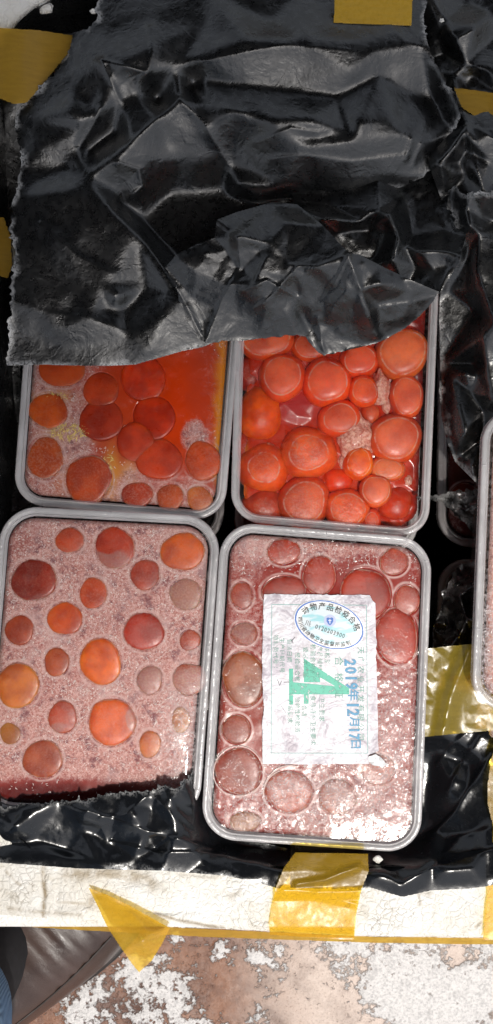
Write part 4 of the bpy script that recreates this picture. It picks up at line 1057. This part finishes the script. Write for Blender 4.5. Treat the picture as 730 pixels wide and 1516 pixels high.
# near skirt, right
fs('film_skirt', [(560, 1085), (640, 1080), (700, 1080), (722, 1078), (726, 1090), (760, 1100), (760, 1302), (722, 1312), (690, 1316), (640, 1318), (596, 1328), (575, 1322), (548, 1314), (535, 1318), (430, 1314), (430, 1250), (560, 1250)],
   [(560, 1085, -20), (640, 1080, -10), (720, 1080, -8), (760, 1100, -6), (640, 1130, -22), (645, 1110, -18), (680, 1100, -10), (665, 1150, -12), (630, 1200, -22), (620, 1240, -14), (690, 1130, -18), (700, 1170, -8), (720, 1130, -6), (680, 1200, -10), (650, 1230, -14), (640, 1250, -4), (700, 1240, -4), (725, 1200, -4),
    (660, 1260, -2), (700, 1262, 2), (720, 1255, 4), (760, 1240, 4), (580, 1280, 2), (560, 1270, -4), (640, 1272, 6), (640, 1312, 9), (596, 1326, 9), (550, 1312, 9), (500, 1312, 8.5), (440, 1312, 8.5), (535, 1290, 7), (440, 1255, -8), (500, 1255, -8), (560, 1250, -10), (720, 1310, 9), (760, 1300, 9), (500, 1285, 6.5), (440, 1285, 6), (600, 1308, 11.5), (560, 1294, 11.5), (660, 1288, 12.5), (700, 1284, 12.5), (760, 1276, 12.5), (620, 1288, 12)],
   LINER, ((48, 1.2, 2.8, -50, 5), (18, .15, 2, -50, 1.5)), 43, 5,
   [([(648, 1130), (668, 1105), (690, 1085)], 2.5, 5), ([(664, 1170), (685, 1130), (712, 1090)], 4, 6), ([(640, 1236), (675, 1200), (700, 1160), (728, 1118)], 4, 5), ([(660, 1262), (680, 1240), (722, 1228)], 3.0, 8), ([(600, 1305), (640, 1285), (690, 1268), (730, 1258)], 3.5, 5), ([(552, 1280), (575, 1292), (590, 1312)], 2.5, 6)],
   WET, 1.8, [], 0, 5, 0, 'smooth glossy black film fold beside the labelled tub')
# dark film at the far left wall and corner
fs('film_fold', [(-30, 60), (30, 40), (30, 0), (30, -20), (170, -20), (150, 60), (110, 90), (60, 140), (30, 170), (30, 560), (60, 745), (10, 760), (-30, 760)],
   [(30, -20, -30), (100, -20, -30), (160, -20, -30), (30, 20, -16), (100, 20, -16), (160, 40, -2), (0, 60, -5), (60, 60, -2), (0, 200, -20), (20, 400, -30), (15, 560, -35), (30, 700, -38), (-20, 760, -20), (-30, 400, -10), (0, 640, -14), (40, 740, -36)],
   LINER, ((60, 3, 2, 90, 3), (25, 1, 2, 80, 2)), 45, 3, (), FILM, 2.6, [], 0, 5, 0)

BAG = empty('torn_bag', (0, .2, .10), 'crumpled torn black plastic bag heaped over the upper tubs', 'plastic bag')
# background folds at the upper right
fs('bag_fold', [(600, -20), (770, -20), (770, 300), (655, 300), (640, 260), (600, 120)],
   [(600, 0, 4), (640, 0, 14), (660, 30, 12), (690, 0, 2), (650, 60, 6), (670, 50, 16), (700, 40, 18), (730, 20, 10), (660, 80, 0), (690, 95, 12), (730, 60, 8), (770, 50, 8), (700, 110, 6), (730, 105, 14), (672, 110, 8), (690, 128, 4), (650, 180, 0), (740, 140, 10), (680, 162, 17), (700, 175, 18), (730, 195, 20), (770, 210, 20),
    (690, 190, 20), (672, 215, 22), (650, 242, 18), (678, 240, 8), (690, 220, 10), (690, 260, 6), (700, 210, 20), (725, 240, 14), (730, 215, 18), (715, 280, 10), (700, 250, 12), (740, 270, 8), (660, 290, 0), (620, 260, 4), (600, 200, -4), (600, 100, -4)],
   BAG, ((34, 1.3, 2, 55, 3), (14, .3, 1.5, 50, 1.5)), 51, 3.5, [([(665, 80), (680, 55), (700, 45)], 2.5, 4), ([(655, 245), (680, 212), (684, 190)], 2.5, 5), ([(690, 188), (700, 230), (715, 278)], 3, 4), ([(705, 190), (730, 205), (760, 225)], 2.5, 5)], FILM, 2.0, [], 0, 5, 0)
# middle dark crumple behind the front flaps, right
fs('bag_fold', [(430, 255), (480, 250), (560, 235), (640, 225), (690, 250), (690, 350), (684, 372), (680, 388), (652, 434), (610, 440), (560, 440), (500, 420), (440, 380)],
   [(430, 300, 0), (480, 300, 2), (475, 322, 16), (500, 325, 18), (530, 328, 12), (500, 345, 8), (560, 310, 14), (575, 318, 20), (545, 340, 6), (570, 345, 10), (590, 350, 20), (600, 365, 14), (580, 385, 18), (560, 370, 6), (610, 350, 6), (620, 372, 18), (650, 372, 20), (680, 378, 22), (670, 395, 18), (650, 430, 16), (640, 400, 14), (615, 395, 10),
    (640, 300, 0), (600, 290, 0), (660, 340, 4), (690, 350, 10), (600, 430, 6), (540, 400, 4), (500, 400, 2), (445, 380, 2)],
   BAG, ((30, 1.5, 1.6, 30, 2), (12, .4, 1.3, 0, 1)), 53, 2.6, [([(478, 324), (505, 322), (532, 327)], 2.5, 4), ([(590, 350), (585, 380), (570, 398)], 3, 4), ([(615, 372), (660, 372), (682, 378)], 2, 4), ([(652, 432), (665, 400), (680, 382)], 2, 4)], FILM, 1.7, [], 0, 5, 0)
# the big upper part and the left flap
U = [(150, -22), (640, -22), (628, 20), (628, 36), (633, 60), (640, 82), (650, 100), (662, 118), (675, 142), (686, 165), (676, 190), (662, 215), (650, 240), (630, 258), (600, 275), (560, 290), (520, 330), (440, 400), (330, 440), (320, 506), (300, 514), (270, 520), (200, 540), (150, 542), (60, 540), (10, 541),
     (8, 530), (14, 505), (12, 480), (18, 440), (16, 400), (22, 370), (14, 335), (18, 300), (26, 270), (32, 240), (28, 215), (22, 190), (24, 168), (38, 152), (52, 136), (62, 126), (80, 108), (96, 90), (104, 82), (106, 60), (108, 48), (130, 44), (142, 30), (146, 0)]
UP = [(150, -20, 20), (300, -20, 24), (450, -20, 22), (640, -20, 12), (108, 52, 22), (100, 90, 22), (62, 130, 20), (40, 155, 18), (26, 180, 18), (30, 215, 16), (30, 250, 18),
      (150, 60, 30), (150, 88, 36), (162, 84, 37), (185, 92, 42), (214, 104, 38), (205, 118, 32), (178, 152, 24), (152, 155, 32), (160, 120, 33), (200, 140, 27), (222, 72, 40), (225, 30, 30), (235, 145, 14),
      (110, 130, 28), (105, 165, 34), (135, 150, 26), (120, 175, 32), (140, 170, 30), (115, 195, 26), (110, 222, 20), (60, 215, 22), (50, 180, 22), (80, 150, 24),
      (95, 250, 14), (130, 225, 8), (170, 195, 10), (235, 152, 12), (290, 125, 16), (265, 146, 36), (232, 172, 32), (195, 208, 30), (165, 235, 28), (130, 262, 22),
      (175, 285, 8), (215, 235, 22), (200, 290, 6), (240, 262, 6), (290, 200, 24), (340, 246, 6), (300, 165, 32), (262, 238, 12),
      (300, 85, 40), (365, 62, 46), (450, 60, 46), (520, 64, 42), (560, 74, 38), (625, 62, 32), (300, 40, 30), (400, 30, 30), (500, 38, 32), (600, 42, 30), (260, 100, 34),
      (300, 120, 28), (365, 128, 30), (440, 138, 28), (500, 145, 26), (520, 105, 38), (560, 112, 28), (600, 135, 20), (640, 150, 12),
      (300, 152, 28), (345, 166, 38), (400, 178, 42), (460, 178, 44), (530, 182, 42), (580, 178, 36), (628, 180, 26), (650, 175, 14), (660, 150, 24),
      (450, 208, 33), (520, 200, 34), (600, 191, 30), (450, 214, 36), (520, 207, 37), (600, 199, 33),
      (350, 270, 10), (420, 276, 12), (500, 276, 12), (580, 262, 14), (628, 215, 24), (630, 240, 14), (676, 150, 32), (684, 170, 34), (670, 195, 20), (655, 225, 8),
      (185, 305, -6), (250, 296, -14), (330, 296, -16), (430, 300, -16), (215, 330, -12), (300, 330, -40), (400, 340, -40), (262, 385, -6), (300, 380, -20), (400, 390, -30), (500, 310, -20), (540, 296, -6), (380, 290, 2), (470, 288, 4),
      (30, 290, 22), (100, 282, 26), (160, 302, 24), (205, 345, 22), (240, 394, 22), (130, 340, 22), (60, 330, 22), (100, 365, 24), (115, 400, 22), (107, 430, 18), (60, 380, 20), (150, 420, 20), (172, 440, 22), (174, 458, 12), (165, 458, 11), (190, 448, 8), (215, 425, 10), (235, 400, 20),
      (20, 442, 18), (60, 452, 19), (110, 460, 15), (82, 484, 15), (105, 518, 7), (60, 500, 9), (130, 470, 18), (170, 480, 14), (190, 500, 9), (20, 500, 8), (10, 540, 3), (100, 541, 3), (200, 540, 3), (270, 520, 4), (320, 506, 5), (240, 470, 16), (270, 440, 20), (290, 480, 12), (220, 520, 8), (300, 420, 12)]
fs('bag_flap', U, UP, BAG, ((64, 1.3, 2.2, -15, 5), (26, .35, 2.4, -20, 2.2)), 55, 6.0,
   [([(150, 88), (178, 150)], 3, 4), ([(150, 88), (212, 106), (205, 118)], 3.5, 5), ([(190, 214), (265, 146), (300, 180), (338, 244)], 3, 5), ([(265, 146), (360, 166)], 2, 6), ([(175, 240), (205, 250), (212, 275), (190, 292)], 2.5, 4), ([(118, 218), (140, 180), (148, 160)], 2.5, 4),
    ([(160, 303), (205, 345), (242, 396)], 2.0, 3), ([(60, 330), (110, 375), (165, 405)], 2.5, 8), ([(20, 446), (70, 464), (130, 470), (185, 490)], 1.5, 9), ([(222, 40), (225, 75), (218, 110)], 3, 5),
    ([(300, 90), (420, 66), (520, 75)], 2, 8), ([(380, 210), (430, 190), (470, 196)], 2.0, 5), ([(610, 205), (600, 235)], 2.5, 4), ([(625, 212), (610, 245)], 2, 4), ([(560, 20), (600, 60), (628, 70)], 1.5, 5), ([(245, 440), (330, 470)], 2, 6), ([(400, 235), (450, 230), (520, 240), (600, 230)], 1.6, 6)],
   FILM, 1.7, list(range(2, 14))+list(range(25, 50)), 1.7, 4.5, 6, 'large matte black film flap with torn edges', zs=.68, floor_=-5.5)
# turned-back wrinkled flap in the middle
fs('bag_flap', [(244, 396), (262, 376), (290, 362), (318, 352), (321, 325), (350, 314), (400, 300), (440, 302), (480, 335), (515, 373), (535, 378), (570, 396), (610, 415), (650, 432), (640, 448), (622, 468), (600, 486), (575, 500), (558, 508), (530, 515), (500, 521), (480, 527), (470, 521), (462, 512), (452, 498), (440, 496), (380, 502), (305, 508), (292, 500), (280, 480), (270, 450), (258, 420)],
   [(244, 396, 24), (262, 376, 29), (290, 362, 30), (318, 352, 32), (321, 325, 34), (350, 340, 36), (400, 302, 24), (440, 304, 22), (480, 335, 34), (515, 373, 42), (345, 385, 30), (355, 350, 40), (358, 400, 26), (290, 400, 30), (270, 385, 31), (285, 440, 20), (305, 506, 12), (320, 460, 18), (330, 420, 27), (380, 420, 31), (400, 360, 38), (425, 330, 34), (430, 392, 36), (455, 410, 34),
    (400, 450, 24), (380, 500, 10), (440, 496, 10), (365, 470, 16), (440, 440, 22), (425, 465, 20), (470, 395, 40), (480, 440, 24), (500, 420, 34), (515, 385, 42), (512, 430, 35), (530, 430, 36), (545, 470, 26), (558, 500, 11), (540, 510, 7), (505, 500, 9), (495, 450, 26), (480, 480, 14), (470, 515, 6), (455, 490, 8), (480, 525, 4), (520, 480, 18),
    (560, 400, 34), (600, 415, 30), (650, 432, 24), (565, 420, 36), (610, 432, 26), (560, 450, 22), (600, 470, 16), (622, 466, 14), (600, 485, 8), (560, 480, 14), (575, 498, 6)],
   BAG, ((28, 1.3, 1.6, 40, 2.0), (12, .3, 1.4, 60, 1.0)), 57, 3.0,
   [([(321, 325), (350, 350), (356, 395), (330, 440), (305, 505)], 2.5, 4), ([(244, 396), (275, 450), (300, 500)], 2, 3), ([(515, 374), (535, 430), (560, 500)], 3.5, 4), ([(515, 376), (470, 395), (430, 392)], 2, 4), ([(480, 440), (500, 410), (515, 378)], 2.5, 4), ([(540, 388), (600, 412), (650, 432)], 2.5, 6), ([(360, 430), (395, 415), (440, 440)], 3, 4), ([(395, 380), (375, 420)], 2, 4), ([(440, 395), (400, 440), (380, 455)], 2.5, 4), ([(560, 455), (610, 448), (640, 440)], 2, 6), ([(470, 470), (475, 500), (480, 520)], 2, 3)],
   FILM, 1.5, list(range(19, 32)), .7, 6, 0, 'wrinkled grey-sheened film flap turned back in the middle', zs=.88)

SIDE = empty('torn_film', (0.11, .1, .10), 'long black film piece with pale torn edge hanging along the right side', 'plastic film')
fs('film_piece', [(664, 286), (668, 280), (674, 274), (680, 282), (690, 290), (700, 283), (770, 285), (770, 620), (735, 640), (722, 660), (716, 720), (706, 716), (690, 700), (674, 684), (662, 655), (654, 620), (650, 580), (652, 540), (650, 470), (652, 430), (676, 384), (682, 372), (676, 350), (671, 330), (672, 315), (662, 310), (663, 298)],
   [(664, 290, 6), (674, 276, 8), (690, 300, 22), (680, 300, 12), (700, 285, 24), (730, 287, 28), (710, 318, 16), (690, 305, 20), (678, 330, 10), (672, 325, 8), (695, 332, 20), (708, 344, 14), (730, 325, 10), (690, 350, 8), (682, 372, 2), (770, 340, 16), (740, 350, 12), (705, 390, 12), (695, 380, -2), (690, 430, -6), (715, 430, 12), (700, 460, -14), (712, 500, 8), (720, 540, 4), (700, 540, -18), (730, 480, 14), (730, 590, 2),
    (665, 430, -14), (655, 540, -24), (670, 560, -14), (680, 600, -6), (655, 620, -20), (668, 650, -14), (690, 640, -2), (700, 690, -6), (690, 552, -4), (708, 556, -6), (695, 580, -10), (715, 610, -10), (712, 650, -16), (720, 700, -20), (770, 600, 6), (770, 450, 14), (675, 680, -20)],
   SIDE, ((40, 1.6, 2.6, 80, 4), (14, .3, 1.8, 70, 1.5)), 61, 3.4, [([(690, 553), (706, 548), (716, 560)], 3, 3), ([(695, 334), (710, 345)], 3, 4), ([(676, 300), (674, 330), (682, 370)], 2.5, 3), ([(700, 390), (712, 450), (720, 560), (728, 600)], 3, 5), ([(668, 560), (672, 640), (690, 690)], 3, 7)],
   FILM, 1.7, [0, 1, 2, 3, 4, 5]+list(range(20, 28)), 1.6, 3.5, 7)
SC1 = empty('film_scrap', W(680, 755, -.05), 'ragged black film scrap with a thin curled pale tip, upper of two', 'plastic scrap', 'torn scraps of black film between the tubs')
fs('scrap_sheet', [(616, 736), (628, 732), (650, 734), (655, 730), (672, 728), (690, 722), (700, 726), (716, 716), (740, 720), (740, 800), (716, 796), (700, 790), (690, 776), (680, 768), (668, 756), (655, 744), (630, 738), (620, 742)],
   [(616, 738, -8), (630, 735, -12), (650, 738, -30), (672, 728, -38), (700, 726, -34), (740, 720, -30), (670, 750, -42), (690, 750, -34), (700, 770, -42), (716, 760, -34), (716, 790, -44), (740, 790, -40), (690, 775, -46)],
   SC1, ((11, 3.2, 1.2, 30, .6), (6, 1.2, 1, 0, .4)), 63, 1, (), FILM, 1.3, None, 1.1, 4, 14)
SC2 = empty('film_scrap', W(690, 890, -.05), 'crinkled black film scrap lying above the wide yellow tape, lower of two', 'plastic scrap', 'torn scraps of black film between the tubs')
fs('scrap_sheet', [(668, 850), (680, 838), (700, 832), (740, 828), (770, 900), (770, 1000), (640, 1000), (641, 930), (646, 915), (652, 905), (655, 890), (662, 870)],
   [(668, 850, -40), (700, 834, -30), (740, 830, -26), (655, 895, -40), (680, 880, -28), (700, 900, -34), (715, 860, -22), (643, 930, -36), (655, 945, -24), (665, 925, -34), (680, 940, -20), (700, 950, -26), (690, 915, -20), (720, 920, -14), (640, 1000, -20), (700, 1000, -14), (770, 1000, -12), (660, 970, -14), (770, 900, -16)],
   SC2, ((14, 2.6, 1.4, -50, .8), (7, .8, 1, 0, .5)), 65, 1.2, (), FILM, 1.5, [0, 1, 2, 7, 8, 9, 10, 11], 1.3, 4, 10)

# bits of white foam
def crumb(x, y, z, r, seed, label, sq=.6):
    bm = bmesh.new(); bmesh.ops.create_icosphere(bm, subdivisions=2, radius=1); rng = random.Random(seed)
    w = W(x, y, z); V = []
    for v in bm.verts:
        s = 1+.28*math.sin(v.co.x*4+seed)*math.sin(v.co.y*5+seed*2)+rng.uniform(-.05, .05)
        V.append((w[0]+v.co.x*r*S*s*1.2, w[1]+v.co.y*r*S*s, w[2]+v.co.z*r*S*sq))
    F = [tuple(v.index for v in f.verts) for f in bm.faces]; bm.free()
    me_o = obj('foam_crumb', V, F, FOAM, None, loc=w); tag(me_o, label, 'foam crumb', 'loose white foam crumbs'); return me_o
crumb(68, 12, .002, 9, 1, 'irregular white foam crumb at the top left corner on black film'); crumb(138, 17, .016, 4, 2, 'small white crumb beside the torn film edge at top left')
crumb(559, 1272, .002, 6, 4, 'white foam crumb just below the labelled tub'); crumb(654, 30, .018, 3, 5, 'tiny white crumb on dark film at the upper right')

# ------------------------------------------------------------------ the shoe and trouser leg of somebody standing by the box
LEA = mat_leather(); SOLE = mat_simple('dark_sole', (.03, .024, .022), .5); DEN = mat_denim(); SOCK = mat_simple('dark_sock', (.015, .015, .018), .8)
def build_person():
    toe = Vector((-.0660, -.2030, 0)); ang = R(42); ax = Vector((-math.cos(ang), -math.sin(ang), 0)); sd = Vector((math.sin(ang), -math.cos(ang), 0))
    ank = toe+ax*.205
    P = empty('person', (ank.x, ank.y, 0), 'person in brown leather shoe and blue jeans standing at lower left', 'person')
    sec = [(0, .006, .018), (.006, .020, .028), (.016, .032, .036), (.035, .043, .044), (.055, .048, .050), (.075, .0495, .056), (.09, .049, .062), (.105, .047, .070), (.115, .045, .076), (.13, .043, .078), (.16, .040, .078), (.20, .038, .080), (.25, .036, .080), (.27, .028, .076), (.28, .012, .070)]
    # interpolate
    T = np.linspace(0, .28, 90); hw = np.interp(T, [s[0] for s in sec], [s[1] for s in sec]); hh = np.interp(T, [s[0] for s in sec], [s[2] for s in sec])
    n = 29; V = []
    for t, w, h in zip(T, hw, hh):
        for i in range(n):
            a = math.pi*i/(n-1); x = math.cos(a); z = math.sin(a)
            zz = .014+(h-.014)*abs(z)**.75
            cr = 0
            for c0, am in ((.068, 1), (.076, 1.3), (.085, 1.0), (.094, .8), (.059, .6)):
                cr -= .0014*am*math.exp(-((t-c0-.006*x)/.0018)**2)*max(0, z)
                cr += .0008*am*math.exp(-((t-c0-.0038-.006*x)/.002)**2)*max(0, z)
            zz += cr
            xx = w*(abs(x)**.8)*math.copysign(1, x)
            p = toe+ax*t+sd*xx; V.append((p.x, p.y, zz))
    F = [(r_*n+i, r_*n+i+1, (r_+1)*n+i+1, (r_+1)*n+i) for r_ in range(len(T)-1) for i in range(n-1)]
    sh = obj('shoe', V, F, LEA, P, label='brown leather shoe with creased vamp')
    V = []; m = 0; out = []
    for t, w in zip(T, hw): out.append((t, w+.0045))
    ring = [(t-(.004 if i == 0 else 0), w) for i, (t, w) in enumerate(out)]+[(t, -w) for t, w in reversed(out)]
    for z, g in ((0.0006, .97), (.002, 1), (.012, 1.0), (.0145, .985)):
        for t, w in ring: p = toe+ax*t+sd*w*g; V.append((p.x, p.y, z))
    m = len(ring); F = [(a*m+i, a*m+(i+1) % m, (a+1)*m+(i+1) % m, (a+1)*m+i) for a in range(3) for i in range(m)]+[tuple(3*m+i for i in range(m)), tuple(reversed(range(m)))]
    obj('sole', V, F, SOLE, sh)
    # seam cord along the welt
    V = []; F = []; idx = list(range(4, 80)); c = []
    for i in idx: p = toe+ax*T[i]+sd*(hw[i]+.001); c.append((p.x, p.y, .0168))
    for x, y, z in c:
        for j in range(6): b = 2*math.pi*j/6; V.append((x+.0011*math.cos(b)*sd.x, y+.0011*math.cos(b)*sd.y, z+.0011*math.sin(b)))
    F = [(i*6+j, i*6+(j+1) % 6, (i+1)*6+(j+1) % 6, (i+1)*6+j) for i in range(len(c)-1) for j in range(6)]
    obj('welt_seam', V, F, SOLE, sh)
    for fr_, zf_ in ((.66, .0),):   # stitched seams over the vamp
        V = []; c = []
        for i in range(18, 36 if fr_ < .5 else 80):
            a = math.acos(fr_) if fr_ > .5 else math.acos(fr_+.02*(i-18)/3); w, h = hw[i], hh[i]
            p = toe+ax*T[i]+sd*(w*math.cos(a)**.8); c.append((p.x, p.y, .014+(h-.014)*math.sin(a)**.75+.0006))
        for x, y, z in c:
            for j in range(6): b = 2*math.pi*j/6; V.append((x+.0006*math.cos(b)*sd.x, y+.0006*math.cos(b)*sd.y, z-.0003+.0006*math.sin(b)))
        F = [(i*6+j, i*6+(j+1) % 6, (i+1)*6+(j+1) % 6, (i+1)*6+j) for i in range(len(c)-1) for j in range(6)]
        obj('stitched_seam', V, F, SOLE, sh)
    # collar
    cc = toe+ax*.168; V = []; F = []
    for i in range(40):
        a = 2*math.pi*i/40; q = cc+ax*(.054*math.cos(a))+sd*(.037*math.sin(a))
        for j in range(8): b = 2*math.pi*j/8; rr = .0028; d = (ax*math.cos(a)+sd*math.sin(a)); V.append((q.x+d.x*rr*math.cos(b), q.y+d.y*rr*math.cos(b), .080+rr*math.sin(b)-.004*math.cos(a)))
    F = [(i*8+j, ((i+1) % 40)*8+j, ((i+1) % 40)*8+(j+1) % 8, i*8+(j+1) % 8) for i in range(40) for j in range(8)]
    obj('shoe_collar', V, F, LEA, sh)
    # sock and trouser leg
    def tube(name, spec, mat, fold=0, sh_=(0, 0)):
        V = []; n = 48
        for z, rx, ry, off in spec:
            for i in range(n):
                a = 2*math.pi*i/n; w = 1+fold*(math.sin(3*a+z*30)*.5+math.sin(7*a-z*50)*.3)
                q = cc+Vector((sh_[0], sh_[1], 0))+ax*(rx*w*math.cos(a)+off-.006)+sd*(ry*w*math.sin(a)); V.append((q.x, q.y, z))
        F = [(r_*n+i, r_*n+(i+1) % n, (r_+1)*n+(i+1) % n, (r_+1)*n+i) for r_ in range(len(spec)-1) for i in range(n)]
        return obj(name, V, F, mat, P)
    tube('sock', [(.06, .050, .034, 0), (.085, .048, .034, .004), (.11, .043, .036, .012), (.15, .040, .038, .02), (.30, .045, .045, .02)], SOCK, 0, (.010, .026))
    tube('trouser_leg', [(.099, .053, .054, .026), (.098, .057, .058, .026), (.102, .058, .059, .026), (.12, .058, .059, .026), (.15, .060, .060, .027), (.20, .066, .066, .03), (.28, .070, .068, .03), (.36, .074, .072, .03), (.46, .078, .076, .03), (.50, .08, .078, .03)], DEN, .05, (.014, .038))
build_person()

# ------------------------------------------------------------------ added unseen sheet, placed so its edge shades the far half of the box
def build_shade_sheet():
    z = 5.0; t = (z-Z0)/SUN.z; sx, sy = SUN.x*t, SUN.y*t
    # edge line on the lid plane through these two points (m), carried along the sun direction up to the sheet
    a = Vector((-.13, -.05)); b = Vector((.13, .08)); d = (b-a).normalized(); nrm = Vector((-d.y, d.x)); mid = (a+b)/2+Vector((sx, sy))
    P = [mid-d*5, mid+d*5, mid+d*5+nrm*8, mid-d*5+nrm*8]
    V = [(p.x, p.y, z) for p in P]+[(p.x, p.y, z+.03) for p in P]
    F = [(3, 2, 1, 0), (4, 5, 6, 7)]+[(i, (i+1) % 4, 4+(i+1) % 4, 4+i) for i in range(4)]
    o = obj('shade_sheet', V, F, mat_simple('shade_sheet_grey', (.07, .075, .08), .6, 5), None, smooth=False)
    tag(o, 'added unseen grey sheet high above, shading the far half of the box', 'roof')
build_shade_sheet()
